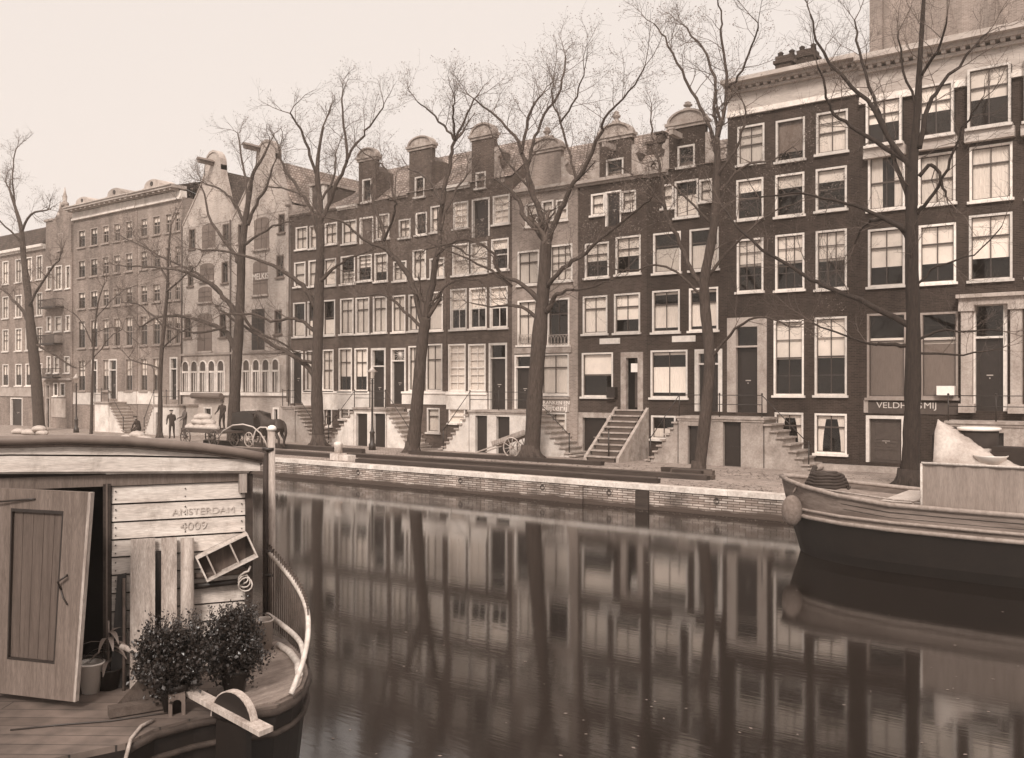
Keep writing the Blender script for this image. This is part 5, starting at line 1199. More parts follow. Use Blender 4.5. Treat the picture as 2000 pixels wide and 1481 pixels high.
# flat cart loaded with sacks
ct = thing('flat_cart', on(398, 32.8), 'low flat cart loaded with pale sacks behind the houseboat roof', 'cart')
xa, xb = UX(372, 32.8), UX(452, 32.8); b = MB(); b.box(xa, xb, 32.2, 33.6, .78, .9); b.box(xa, xb, 32.15, 32.2, .78, 1.02); b.box(xa, xb, 33.6, 33.65, .78, 1.02); b.build('cart_bed', M_DOORM, ct)
for xx in (xa + .6, xb - .6):
    for yy in (32.05, 33.75): b = MB(); wheel(b, (xx, yy, .5), .48, (0, 1, 0)); b.build('wheel', M_DOORM, ct)
for i, (px, Y, z, rz) in enumerate([(378, 32.6, .9, .1), (396, 32.6, .9, .3), (388, 32.6, 1.22, -.1), (404, 32.7, 1.2, .1), (396, 32.7, 1.5, .2), (412, 32.6, .9, .1)]):
    sack(on(px, Y, z), rz, 1.25, ['bottom sack at the left end of the cart load', 'bottom sack in the middle of the cart load', 'second-layer sack at the left of the cart load', 'second-layer sack at the right of the cart load', 'topmost sack of the cart load', 'bottom sack at the right end of the cart load'][i], GS)
# dark van behind the hoops and its horse
vn = thing('covered_wagon', on(492, 34.2), 'low dark covered wagon with small pale wheels in front of the right warehouse', 'wagon')
xa, xb = UX(468, 34.2), UX(512, 34.2); b = MB(); b.box(xa, xb, 33.6, 34.9, .6, 1.25); b.prism([(xa, 1.25), (xb, 1.25), (xb - .1, 1.9), ((xa + xb) / 2, 2.05), (xa + .1, 1.9)], 33.6, 34.9); b.build('wagon_body', M_DOOR, vn)
for xx in (xa + .4, xb - .3):
    for yy in (33.5, 35.0): b = MB(); wheel(b, (xx, yy, .42), .4, (0, 1, 0), sp=8); b.build('wheel', M_PLASG, vn)
def horse(loc, rot, s_, label):
    r = thing('horse', loc, label, 'horse'); Mx = Matrix.Translation(loc) @ Matrix.Rotation(rot, 4, 'Z') @ Matrix.Scale(s_, 4)
    J = [(-.75, 0, 1.25), (-.35, 0, 1.22), (.1, 0, 1.18), (.5, 0, 1.25), (.75, 0, 1.5), (.98, 0, 1.72), (1.18, 0, 1.72), (1.42, 0, 1.5), (1.5, 0, 1.42),   # 0-8 trunk, neck, head
         (-.8, .17, 1.05), (-.62, .19, .8), (-.9, .19, .5), (-.86, .19, .1), (-.8, -.17, 1.05), (-.55, -.19, .8), (-.8, -.19, .5), (-.76, -.19, .1),
         (.52, .17, .95), (.56, .18, .55), (.53, .18, .12), (.52, -.17, .95), (.62, -.18, .55), (.6, -.18, .12), (1.1, .06, 1.9), (1.1, -.06, 1.9)]
    E = [(0, 1), (1, 2), (2, 3), (3, 4), (4, 5), (5, 6), (6, 7), (7, 8), (0, 9), (9, 10), (10, 11), (11, 12), (0, 13), (13, 14), (14, 15), (15, 16), (3, 17), (17, 18), (18, 19), (3, 20), (20, 21), (21, 22), (6, 23), (6, 24)]
    Rd = [.27, .29, .31, .3, .2, .15, .13, .085, .07, .17, .1, .06, .06, .17, .1, .06, .06, .12, .06, .06, .12, .06, .06, .03, .03]
    skin('body', [tuple(Mx @ Vector(v_)) for v_ in J], E, [x_ * s_ for x_ in Rd], M_HORSE, 1, 2, r)
    t = MB(); t.tube([Mx @ Vector(v_) for v_ in ((-.98, 0, 1.4), (-1.15, 0, 1.2), (-1.2, 0, .8), (-1.14, 0, .45))], [.04, .07, .08, .02], 8); t.build('tail', M_SMOKE, r)
    t = MB(); t.prism([(.55, 1.62), (1.05, 1.9), (1.0, 1.72), (.6, 1.45)], -.03, .03); t.v = [tuple(Mx @ Vector(v_)) for v_ in t.v]; t.build('mane', M_SMOKE, r)
    for yy in (-.19, .19):
        pass
    return r
horse(on(530, 33.2), R(176), 1.12, 'dark draught horse with its tail to the right, standing by the covered wagon')
# rolled awning over the left warehouse basement
b = MB(); b.tube([(UX(384), YF - .35, zz(400, 773)), (UX(440), YF - .35, zz(400, 773))], .2, 10); b.build('rolled_awning', M_SHUT, HS['W1'].root)

# ================================================================ BARGE (right)
YB = 24.2; XB0 = PY(1545, 1072, YB).x
bg_ = thing('cargo_barge', (XB0 + 8, YB, WATER), 'black hulled cargo barge with a pale upper strake heading left along the canal', 'barge')
def hull(stn, mb, z_of, mi, inner=False):
    pass
S_ = [(0, .05), (.35, .55), (.9, 1.05), (1.8, 1.55), (3, 1.85), (5, 2.0), (9, 2.0), (14, 2.0), (19, 2.0), (22, 1.5), (23, .6)]
def gz(s): return .72 + .35 * max(0, 1 - s / 3.2) ** 1.5
def lvl(s, hb, k):
    g = gz(s); Z = [WATER - .3, WATER + .25, .18, g][k]; f_ = [.82, .95, 1.03, 1.0][k]; xs = [.35, .2, -.05, -.25][k] * max(0, 1 - s / 2.5); return (XB0 + s + xs, hb * f_, Z)
def shell(k0, k1, off=0.0, thick=None):
    m_ = MB(); vs = []; n = len(S_)
    for side in (-1, 1):
        o = len(m_.v)
        for s, hb in S_:
            for k in (k0, k1):
                x_, y_, z_ = lvl(s, hb, k); m_.v.append((x_, YB + side * (y_ + off), z_))
        for i in range(n - 1): m_.f.append((o + 2 * i, o + 2 * i + 2, o + 2 * i + 3, o + 2 * i + 1)); m_.m.append(0); m_.sm.append(True)
    m_.f.append((0, 1, 2 * n + 1, 2 * n)); m_.m.append(0); m_.sm.append(False)
    e = 2 * n; m_.f.append((e - 2, e - 1, 2 * e - 1, 2 * e - 2)); m_.m.append(0); m_.sm.append(False)
    return m_
m = shell(0, 1); m2 = shell(1, 2); o_ = len(m.v); m.v += m2.v; m.f += [tuple(i + o_ for i in f) for f in m2.f]; m.m += m2.m; m.sm += m2.sm
hl = m.build('hull', M_HULL, bg_)
shell(2, 3, .0).build('upper_strake', mat('pale strake', .15, .7, .45, 2, .2, stretch=(.25, 1, 3), fine=.4), bg_)
m = MB()
for side in (-1, 1):
    for k, rr_, dz in ((3, .06, .02), (2, .055, 0), (2, .04, .17)):
        pts = []
        for s, hb in S_:
            x_, y_, z_ = lvl(s, hb, k); pts.append((x_, YB + side * (y_ + .02), z_ + dz))
        m.tube(pts, rr_, 6)
m.build('rubbing_rail', mat('worn rail', .26, .6, .3, 8), bg_)
m = MB(); n = len(S_); vs = []
for s, hb in S_:
    x_, y_, z_ = lvl(s, hb, 3); vs += [(x_, YB - y_ + .04, z_ - .16), (x_, YB + y_ - .04, z_ - .16)]
m.add(vs, [(2 * i, 2 * i + 1, 2 * i + 3, 2 * i + 2) for i in range(n - 1)]); m.build('deck', M_DECKD, bg_)
m = MB(); m.box(XB0 + 2.6, XB0 + 21, YB - 1.45, YB + 1.45, .5, .74)
for i in range(24): xx = XB0 + 2.65 + i * .76; m.box(xx, xx + .7, YB - 1.4, YB + 1.4, .742, .775 + .01 * (i % 3))
m.build('hatch_boards', mat('bleached hatch boards', .42, .8, .2, 2, fine=.4), bg_)
m = MB(); sp = []
for k in range(150):
    a_ = k * .42; lay = k // 30; rr_ = .5 - .07 * (k % 30) / 15 - .03 * lay + .02 * math.sin(k * 1.7); sp.append((XB0 + 1.05 + rr_ * 1.1 * math.cos(a_), YB - .35 + rr_ * math.sin(a_), .9 + .075 * k / 30 + .012 * math.sin(k * 2.3)))
m.tube(sp, .045, 6); m.build('coiled_hawser', M_TIMB, bg_)
m = MB(); m.tube([(XB0 + .55, YB - .3, .9), (XB0 + .75, YB - .3, 1.42)], .07, 8); m.build('bollard_post', M_TIMB, bg_)
m = MB(); m.ball((XB0 + .35, YB - .9, .3), (.27, .24, .4), 0, 14, 10); m.tube([(XB0 + .35, YB - .85, .75), (XB0 + .5, YB - .7, 1.05)], .03, 5)
tag(m.build('rope_fender', mat('bleached rope', .17, .95, .3, 12, .6)), 'big pale rope fender hanging at the bow of the black barge', 'fender')
ya, xa = 22.38, UX(1802, 22.38); xb = xa + 5.2; z0, z1 = .62, 1.74
hs = thing('canvas_screen', ((xa + xb) / 2, ya + 1.4, z0), 'large pale streaked canvas-sided deck box on the barge at the right edge', 'deck box')
m = MB(); n = 40
for i in range(n + 1):
    xx = xa + (xb - xa) * i / n; yy = ya + .02 * math.sin(i * 1.7) + .012 * math.sin(i * .6); m.v += [(xx, yy - .02, z0 - .25), (xx, yy, z1 + .015 * math.sin(i * .5))]
for i in range(n): m.f.append((2 * i, 2 * i + 2, 2 * i + 3, 2 * i + 1)); m.m.append(0); m.sm.append(True)
m.box(xa, xb, ya + .04, ya + 3.2, z0 - .1, z1 - .02)
m.build('canvas_side', mat('streaked canvas', .235, .9, .22, 2.4, .2, stretch=(3, 3, .35), fine=.35), hs)
m = MB(); m.tube([(xa - .02, ya - .03, z1 + .01), (xb, ya - .03, z1 + .01)], .03, 6); m.tube([(xa - .02, ya - .03, z1), (xa - .02, ya - .03, z0 - .2)], .03, 6); m.build('edge_rail', M_RAIL, hs)
# tarpaulin heap
m = MB(); xa2 = xa + .05; rr = random.Random(3); nx, ny = 14, 8
for i in range(nx + 1):
    for j in range(ny + 1):
        u_, v_ = i / nx, j / ny; hgt = 1.05 * max(0, 1 - u_) ** 1.15 * math.sin(math.pi * min(1, .12 + v_ * .8)) ** .6
        if i == 0: hgt *= .15
        if j in (0, ny): hgt = 0
        m.v.append((xa2 + u_ * 1.85 + (.12 if i == 0 else 0), ya + .15 + v_ * 1.3 + .03 * math.sin(i * 1.9), z1 + .0 + hgt + .05 * math.sin(i * 1.3 + j * 2.1) * (hgt > .1)))
for i in range(nx):
    for j in range(ny): a = i * (ny + 1) + j; m.f.append((a, a + 1, a + ny + 2, a + ny + 1)); m.m.append(0); m.sm.append(True)
tag(m.build('tarpaulin', M_TARP), 'pale tarpaulin heaped up to a peak on top of the barge deck box', 'tarpaulin')
cx_ = UX(1865, 23.6); m = MB(); m.lathe((cx_, 23.6, z1 - .02), [(.42, 0), (.5, .3), (.5, .6), (.42, .8)], 14); tag(m.build('tar_barrel', M_SMOKE), 'black barrel between the tarpaulin and the rimmed tub on the barge', 'barrel')
cx_ = UX(1912, 23.4); tb = thing('tub', (cx_, 23.4, z1), 'dark tub with a bright rim on the barge deck box', 'tub')
m = MB(); m.lathe((cx_, 23.4, z1 - .02), [(.36, 0), (.42, .78)], 16); m.build('tub_body', M_SMOKE, tb); m = MB(); m.lathe((cx_, 23.4, z1 + .74), [(.46, 0), (.47, .06), (.44, .07), (.36, .02)], 16); m.build('rim', M_ENAM, tb)
cx_ = UX(1935, 22.75); m = MB(); m.lathe((cx_, 22.75, z1 - .01), [(.2, 0), (.34, .2), (.36, .23), (.32, .21), (.18, .04)], 16); tag(m.build('wash_basin', M_ENAM), 'shallow white basin near the right edge on the barge deck box', 'basin')
cx_ = UX(1968, 23.1); m = MB(); m.box(cx_ - .5, cx_ + .6, 22.9, 23.6, z1 - .01, z1 + .28); m.box(cx_ - .3, cx_ + .4, 22.95, 23.4, z1 + .28, z1 + .4); tag(m.build('coal_box', M_SMOKE), 'low black box at the right edge behind the white basin', 'box')

# ================================================================ HOUSEBOAT (left foreground)
RO, DO_ = -4.39, 10.47; c0 = c2w(RO, DO_, 0); ANG = math.atan2(.8596, .510); ZD = .15
hb = thing('houseboat', (0, 0, 0), 'moored houseboat with pale plank cabin, open door and rounded railed stern', 'houseboat')
hb.location = c0; hb.rotation_euler = (0, 0, ANG); HBM = Matrix.Translation(c0) @ Matrix.Rotation(ANG, 4, 'Z')
def rd2l(r_, d_): return ((r_ - RO) * .9224 + (d_ - DO_) * .3862, -(r_ - RO) * .3862 + (d_ - DO_) * .9224)
def WL(px, py, b=0.0):
    k = (px - CX) / F; d_ = (11.352 + b) / (.9224 - .3862 * k); a, bb = rd2l(k * d_, d_); return Vector((a, b, EYE + (HY - py) * d_ / F))
def DL(px, py, z=ZD):
    d_ = (EYE - z) * F / (py - HY); a, b = rd2l((px - CX) / F * d_, d_); return Vector((a, b, z))
def PL(px, py, d_):
    a, b = rd2l((px - CX) / F * d_, d_); return Vector((a, b, EYE + (HY - py) * d_ / F))
def lb(mb, name, mats, parent=None, label=None, cat=None, group=None):
    """build in boat coordinates; parent=None gives a top-level thing standing on the boat"""
    if parent is None:
        mb.v = [tuple(HBM @ Vector(v_)) for v_ in mb.v]; o = mb.build(name, mats); return tag(o, label, cat, group)
    mb.v = [tuple(HBM @ Vector(v_)) for v_ in mb.v]; return mb.build(name, mats, parent)
XR = WL(487, 1200).x; XL = -2.6; BK = 2.0
# deck & hull
edge = [DL(*p) for p in ((245, 1452), (300, 1424), (378, 1402), (430, 1392), (490, 1386), (540, 1378), (572, 1362), (592, 1342), (602, 1316), (598, 1292), (582, 1268), (556, 1250), (528, 1238))]
e2 = [(p.x, p.y) for p in edge]; far = [(e2[-1][0] - .35, 3.0), (e2[-1][0] - .6, 9.0), (-3.4, 9.5), (-3.6, -2.6), (edge[0].x - 1.6, -2.3)]
poly = e2 + far
m = MB(); n = len(poly); m.add([(x, y, ZD) for x, y in poly] + [(x, y, ZD - .06) for x, y in poly], [tuple(range(n))] + [(i, i + n, (i + 1) % n + n, (i + 1) % n) for i in range(n)])
def deck_mat():
    m = bpy.data.materials.new('deck planking'); n_, l, p = nodes(m); tc = n_.new('ShaderNodeTexCoord'); mp = n_.new('ShaderNodeMapping'); l.new(tc.outputs['Object'], mp.inputs[0])
    mp.inputs['Rotation'].default_value = (0, 0, -ANG + R(24)); bt = n_.new('ShaderNodeTexBrick'); l.new(mp.outputs[0], bt.inputs['Vector']); bt.inputs['Scale'].default_value = 1
    bt.inputs['Brick Width'].default_value = 5.5; bt.inputs['Row Height'].default_value = .23; bt.inputs['Mortar Size'].default_value = .006; bt.inputs['Color1'].default_value = tone(.085); bt.inputs['Color2'].default_value = tone(.12); bt.inputs['Mortar'].default_value = tone(.02)
    nz = n_.new('ShaderNodeTexNoise'); nz.inputs['Scale'].default_value = 3; nz.inputs['Detail'].default_value = 8; l.new(mp.outputs[0], nz.inputs['Vector'])
    cr = n_.new('ShaderNodeValToRGB'); cr.color_ramp.elements[0].position = .3; cr.color_ramp.elements[0].color = (.55, .55, .55, 1); cr.color_ramp.elements[1].position = .7; cr.color_ramp.elements[1].color = (1.5, 1.5, 1.5, 1); l.new(nz.outputs[0], cr.inputs[0])
    mx = n_.new('ShaderNodeMix'); mx.data_type = 'RGBA'; mx.blend_type = 'MULTIPLY'; mx.inputs[0].default_value = 1; l.new(bt.outputs[0], mx.inputs[6]); l.new(cr.outputs[0], mx.inputs[7]); l.new(mx.outputs[2], p.inputs['Base Color']); p.inputs['Roughness'].default_value = .7
    b_ = n_.new('ShaderNodeBump'); b_.inputs['Strength'].default_value = .4; b_.inputs['Distance'].default_value = .01; b_.invert = True; l.new(bt.outputs['Fac'], b_.inputs['Height']); l.new(b_.outputs[0], p.inputs['Normal'])
    return m
lb(m, 'deck', deck_mat(), hb)
m = MB(); n = len(poly); cxp = sum(p[0] for p in poly) / n; cyp = sum(p[1] for p in poly) / n
lo = [(cxp + (x - cxp) * .9, cyp + (y - cyp) * .94) for x, y in poly]
for i in range(n):
    j = (i + 1) % n; m.add([(poly[i][0], poly[i][1], ZD - .06), (poly[j][0], poly[j][1], ZD - .06), (lo[j][0], lo[j][1], WATER - .3), (lo[i][0], lo[i][1], WATER - .3)], [(0, 1, 2, 3)], 0, True)
lb(m, 'hull', M_HULL, hb)
m = MB(); m.tube([(x, y, ZD - .07) for x, y in e2], .045, 6); m.tube([(x * .995, y * .995, ZD - .3) for x, y in e2], .035, 6); lb(m, 'rubbing_strake', M_TIMB, hb)
# cabin
cab = MB(); ztop = WL(487, 926).z
door_l, door_r = WL(30, 1100).x, WL(207, 1100).x; zdt = WL(120, 948).z
cab.box(XL, door_l, .03, .1, ZD, ztop + .1); cab.box(door_r, XR, .03, .1, ZD, ztop); cab.box(door_l, door_r, .03, .1, zdt, ztop + .1)
cab.box(XR - .07, XR, .1, BK, ZD, ztop); cab.box(XL, XL + .07, .1, BK, ZD, ztop); cab.box(XL, XR, BK - .07, BK, ZD, ztop - .2)
cab.box(XL + .1, XR - .1, 1.3, 1.35, ZD, ztop - .1, 1)
cb = lb(cab, 'cabin_wall', [M_TIMB, M_INT], hb)
# siding boards
m = MB(); bz = [WL(300, y).z for y in (948, 983.5, 1018, 1052, 1085.5, 1120, 1155, 1190, 1225, 1260, 1295, 1318)]
rb = random.Random(2)
for i in range(len(bz) - 1):
    zt, zb = bz[i], bz[i + 1] + .022; 
    if zb < ZD: zb = ZD
    if zt - zb < .03: continue
    m.hexa([(door_r + .06, -.02, zb), (XR - .03, -.02, zb), (XR - .03, .03, zb), (door_r + .06, .03, zb), (door_r + .06, .002, zt), (XR - .03, .002, zt), (XR - .03, .03, zt), (door_r + .06, .03, zt)])
lb(m, 'plank_siding', M_BOARD, hb)
m = MB()
for i in range(11):
    zt = ztop - .02 - i * .2; m.hexa([(XR + .0, .03, zt - .18), (XR + .022, .03, zt - .18), (XR + .022, BK, zt - .18), (XR, BK, zt - .18), (XR, .03, zt), (XR + .004, .03, zt), (XR + .004, BK, zt), (XR, BK, zt)])
lb(m, 'side_planking', M_BOARD, hb)
m = MB(); m.box(XR - .05, XR + .035, -.045, .05, ZD, ztop); lb(m, 'corner_post', M_TIMB, hb)
m = MB(); m.box(door_r - .03, door_r + .05, -.05, .1, ZD, zdt); lb(m, 'door_post', M_TIMB, hb)
m = MB(); m.box(door_r + .0, door_r + .018, -.062, -.05, ZD, zdt); m.box(XL, XR, -.03, .03, WL(300, 946).z, WL(300, 924).z); lb(m, 'frieze_board', M_CDOOR, hb)
# fascia board, arched gable board, roof with thick edge
def xz(px, py, b): v_ = WL(px, py, b); return v_.x, v_.z
fb = -.13
m = MB(); pts = [xz(p, q_, fb) for p, q_ in ((-60, 891), (20, 891), (250, 893), (508, 898))]; pb_ = [xz(p, q_, fb) for p, q_ in ((508, 920), (250, 921), (20, 922), (-60, 922))]
xl_, _ = xz(-200, 891, fb); pts[0] = (XL - .1, pts[0][1]); pb_[-1] = (XL - .1, pb_[-1][1])
m.prism(pts + pb_, fb, fb + .05); m.prism([(a, b - .0) for a, b in pts] + [(b_[0], b_[1]) for b_ in [(XR - .02, pts[-1][1] - .16), (XL, pts[0][1] - .16)]], fb + .05, .03); lb(m, 'fascia_board', M_BOARD, hb)
m = MB(); arch = [(-60, 864), (20, 864), (130, 862), (250, 866), (400, 879), (500, 894)]; ap = [xz(p, q_, fb + .02) for p, q_ in arch]; ap[0] = (XL - .1, ap[0][1]); lo_ = [xz(p, q_ - .5, fb + .02) for p, q_ in ((508, 896), (250, 889.5), (20, 888), (-60, 888))]; lo_[-1] = (XL - .1, lo_[-1][1])
m.prism(ap + lo_, fb + .02, .02); lb(m, 'gable_board', M_BOARD, hb)
rp = [(-60, 855), (20, 854), (130, 851.5), (250, 855), (400, 868), (470, 878), (514, 887)]; rw = [xz(p, q_, fb - .05) for p, q_ in rp]; rw[0] = (XL - .2, rw[0][1])
m = MB(); n = len(rw); TH_ = .11
for yy, dz in ((fb - .05, 0), (BK + .1, -.42)):
    for x_, z_ in rw: m.v += [(x_, yy, z_ + dz), (x_, yy, z_ + dz - TH_)]
for i in range(n - 1):
    for q_ in ((0, 1),):
        a0, a1, b0_, b1_ = 2 * i, 2 * i + 2, 2 * n + 2 * i, 2 * n + 2 * i + 2
        m.f += [(a0, a1, b1_, b0_), (a0 + 1, b0_ + 1, b1_ + 1, a1 + 1), (a0, a0 + 1, a1 + 1, a1), (b0_, b1_, b1_ + 1, b0_ + 1)]; m.m += [0] * 4; m.sm += [True, True, False, False]
m.f += [(2 * n - 2, 2 * n - 1, 4 * n - 1, 4 * n - 2), (0, 2 * n, 2 * n + 1, 1)]; m.m += [0, 0]; m.sm += [False, False]
rf = lb(m, 'roof', M_TIMBT, hb)
m = MB(); m.tube([(x_, fb - .055, z_ - .035) for x_, z_ in rw], .05, 10); lb(m, 'roof_moulding', mat('grey painted roll', .14, .5, .2, 5), rf)
m = MB(); a_, b_ = xz(466, 925, -.05), xz(481, 961, -.05); m.box(a_[0], b_[0], -.13, -.022, b_[1], a_[1]); lb(m, 'bracket', M_RAWW, hb)
for s_, px, py, sz in (('AMSTERDAM', 398, 998, .105), ('4009', 378, 1027, .13)):
    p = HBM @ (WL(px, py, 0) + Vector((0, -.024, 0))); text_part('lettering', s_, sz, p, (R(84), 0, ANG), M_LETD, hb, .0015, 1.15)
# door leaf: bilinear patch between measured corners
BL = PL(-12, 1349, 9.86); BR = PL(149, 1368, 9.55); TL = PL(-6, 952, 9.86); TR = PL(179, 961, 9.55)
def Q(u_, v_, o):
    p = BL * (1 - u_) * (1 - v_) + BR * u_ * (1 - v_) + TL * (1 - u_) * v_ + TR * u_ * v_
    nn = (BR - BL).cross(TL - BL).normalized(); return p + nn * o
def qbox(mb, u0, u1, v0, v1, o0, o1, mi=0): mb.hexa([Q(u0, v0, o1), Q(u1, v0, o1), Q(u1, v0, o0), Q(u0, v0, o0), Q(u0, v1, o1), Q(u1, v1, o1), Q(u1, v1, o0), Q(u0, v1, o0)], mi)
m = MB(); qbox(m, 0, .2, 0, 1, 0, .05); qbox(m, .76, 1, 0, 1, 0, .05); qbox(m, .2, .76, 0, .17, 0, .05); qbox(m, .2, .76, .905, 1, 0, .05); dl = lb(m, 'cabin_door', M_CDOOR, hb)
m = MB()
for i in range(5): qbox(m, .2 + .56 * i / 5 + .002, .2 + .56 * (i + 1) / 5 - .002, .17, .905, .006, .02)
lb(m, 'door_panel', M_CDOORP, dl)
m = MB(); qbox(m, .2, .215, .17, .905, .02, .052); qbox(m, .745, .76, .17, .905, .02, .052); qbox(m, .215, .745, .89, .905, .02, .052); qbox(m, .215, .745, .17, .18, .02, .052); lb(m, 'door_moulding', M_DOOR, dl)
m = MB(); qbox(m, 1.001, 1.03, 0, 1, 0, .05); lb(m, 'door_edge', M_RAWW, dl)
m = MB(); p0, p1 = Q(.78, .57, .1), Q(.86, .6, .09); m.tube([Q(.84, .6, .05), p1, p0, Q(.79, .53, .06)], .012, 6); m.tube([Q(.79, .53, .065), Q(.82, .49, .06), Q(.87, .46, .06)], .009, 5)
m.tube([Q(-.1, .925, .12), Q(.4, .955, .07), Q(.46, .955, .052)], .011, 5); lb(m, 'handle', M_IRON, dl)
# leaning boards
def lean(p0, p1, py0, wdt, label, off=.05, th=.03, m_=M_RAWW, zb=ZD, round_=False):
    a = (WL(p0, 1100, -off).x, WL(p1, 1100, -off).x); zt = WL((p0 + p1) / 2, py0, -off).z; b = MB()
    if round_:
        b.tube([((a[0] + a[1]) / 2, -.3, zb), ((a[0] + a[1]) / 2 + .01, -off - .04, zt)], [(a[1] - a[0]) / 2 * 1.05, (a[1] - a[0]) / 2 * .95], 14)
    else: b.hexa([(a[0] - .01, -.32, zb), (a[1] - .01, -.32, zb), (a[1] - .01, -.32 + th, zb), (a[0] - .01, -.32 + th, zb), (a[0], -off - th, zt), (a[1], -off - th, zt), (a[1], -off, zt), (a[0], -off, zt)])
    return lb(b, 'leaning_board', m_, None, label, 'board', 'boards leaning on the cabin wall')
lean(255, 303, 1052, .3, 'widest raw board leaning on the cabin wall, leftmost of the three pale ones')
lean(315, 345, 1050, .2, 'narrow smooth board leaning between the wide board and the round log')
lean(350, 377, 1050, .2, 'pale round log leaning on the cabin wall behind the left shrub', round_=True)
b = MB(); a0, a1 = WL(214, 1200, -.03).x, WL(247, 1200, -.03).x; zt = WL(230, 1122).z; b.hexa([(a0, -.25, ZD), (a1, -.25, ZD), (a1, -.22, ZD), (a0, -.22, ZD), (a0 + .08, -.07, zt), (a1, -.07, zt + .02), (a1, -.04, zt + .02), (a0 + .08, -.04, zt)])
lb(b, 'leaning_board', M_HULL, None, 'black tarred board leaning beside the doorway', 'board', 'boards leaning on the cabin wall')
b = MB(); x_ = WL(242, 1200, -.2).x; b.tube([(x_, -.36, ZD), (x_, -.1, WL(242, 1126).z)], .018, 8); lb(b, 'boat_pole', M_TIMBT, None, 'thin brown pole leaning between the black board and the widest board', 'pole')
b = MB(); x0_, x1_ = WL(303, 1100, -.05).x, WL(316, 1100, -.05).x; b.box(x0_ - .02, x1_ + .02, -.06, -.03, ZD, WL(310, 1075).z); lb(b, 'leaning_board', M_HULL, None, 'dark narrow board behind the gap between the two pale boards', 'board', 'boards leaning on the cabin wall')
# hanging poles on the wall with rope
for k, (ya_, lab) in enumerate(((1126, 'upper dark pole hung along the cabin wall under the box'), (1146, 'lower dark pole hung along the cabin wall under the box'))):
    b = MB(); p0, p1 = WL(378, ya_, -.08), WL(482 - 8 * k, ya_ - 11, -.08); b.tube([p0, p1], .035, 8); lb(b, 'wall_pole', (M_TIMBT, M_HULL)[k], None, lab, 'pole')
b = MB()
for k in range(3):
    c_ = WL(475 + 2 * k, 1130 + 6 * k, -.1 - .015 * k); b.tube([(c_.x + (.055 + .012 * k) * math.cos(t * .5236), c_.y + .02 * math.sin(t), c_.z + (.06 + .01 * k) * math.sin(t * .5236)) for t in range(13)], .009, 5, cap=False)
p = [WL(468, 1126, -.12), WL(478, 1118, -.14), WL(485, 1116, -.15), WL(489, 1106, -.13)]; b.tube(p, .014, 6)
lb(b, 'rope_coil', M_RAIL, None, 'pale coil of rope hung at the corner of the cabin', 'rope')
# wooden box
bx = thing('wooden_box', (0, 0, 0), 'open wooden box with two dividers hung tilted on the cabin wall', 'wooden box'); cc = WL(441, 1084, -.02); bx.location = HBM @ cc
dirx = (WL(483, 1066, -.02) - WL(403, 1105, -.02)); Lb = dirx.length / 2 + .06; ux_ = dirx.normalized(); uy_ = Vector((0, 1, 0)); uz_ = ux_.cross(uy_) * 1.0
if uz_.z < 0: uz_ = -uz_
Hb = .155; dp = .2
def bb(mb, x0, x1, z0, z1, y0, y1): obb(mb, cc + ux_ * (x0 + x1) / 2 + uz_ * (z0 + z1) / 2 + uy_ * (y0 + y1) / 2, ux_, uy_, uz_, (x1 - x0) / 2, (y1 - y0) / 2, (z1 - z0) / 2)
m = MB(); bb(m, -Lb, Lb, -Hb, Hb, -.02, -.005); lb(m, 'back_panel', M_CDOORP, bx)
m = MB(); t = .018; bb(m, -Lb, Lb, Hb - t, Hb, -dp, -.02); bb(m, -Lb, Lb, -Hb, -Hb + t, -dp, -.02); bb(m, -Lb, -Lb + t, -Hb + t, Hb - t, -dp, -.02); bb(m, Lb - t, Lb, -Hb + t, Hb - t, -dp, -.02); lb(m, 'side_boards', M_BOARD, bx)
for xx in (-Lb * .62, Lb * .28): m = MB(); bb(m, xx - .009, xx + .009, -Hb + t, Hb - t, -dp + .005, -.02); lb(m, 'divider', M_RAWW, bx)
# pole at the corner of the stern
dpz = 12.5
po = thing('mooring_pole', HBM @ PL(530, 1236, dpz), 'tall pale pole with a white cap and iron hoops at the stern rail', 'pole')
m = MB(); m.tube([PL(531, 1240, dpz), PL(530, 838, dpz)], [.055, .05], 12); lb(m, 'pale_pole', M_RAWW, po)
m = MB(); m.tube([PL(518, 1240, dpz - .05), PL(519, 880, dpz - .05)], .035, 8); lb(m, 'dark_pole', M_TIMB, po)
m = MB(); c_ = PL(531, 838, dpz); m.lathe((c_.x, c_.y, c_.z), [(.062, -.02), (.062, .01), (.05, .035), (.02, .05)], 12); lb(m, 'cap', M_ENAM, po)
for q_ in (880, 1078, 1125): c_ = PL(526, q_, dpz); m = MB(); m.lathe((c_.x - .01, c_.y, c_.z), [(.085, 0), (.085, .04)], 12); lb(m, 'iron_band', M_IRON, po)
for pts in (((424, 858), (436, 842), (455, 831), (475, 829), (494, 834), (508, 846), (518, 862), (522, 874)), ((495, 872), (494, 858), (499, 842), (508, 835), (520, 835), (527, 848), (530, 870))):
    m = MB(); m.tube([PL(x_, y_, dpz - .02 + (.5 if i < 2 and pts[0][0] < 450 else 0)) for i, (x_, y_) in enumerate(pts)], .011, 6); lb(m, 'iron_hoop', M_ZINC, po)
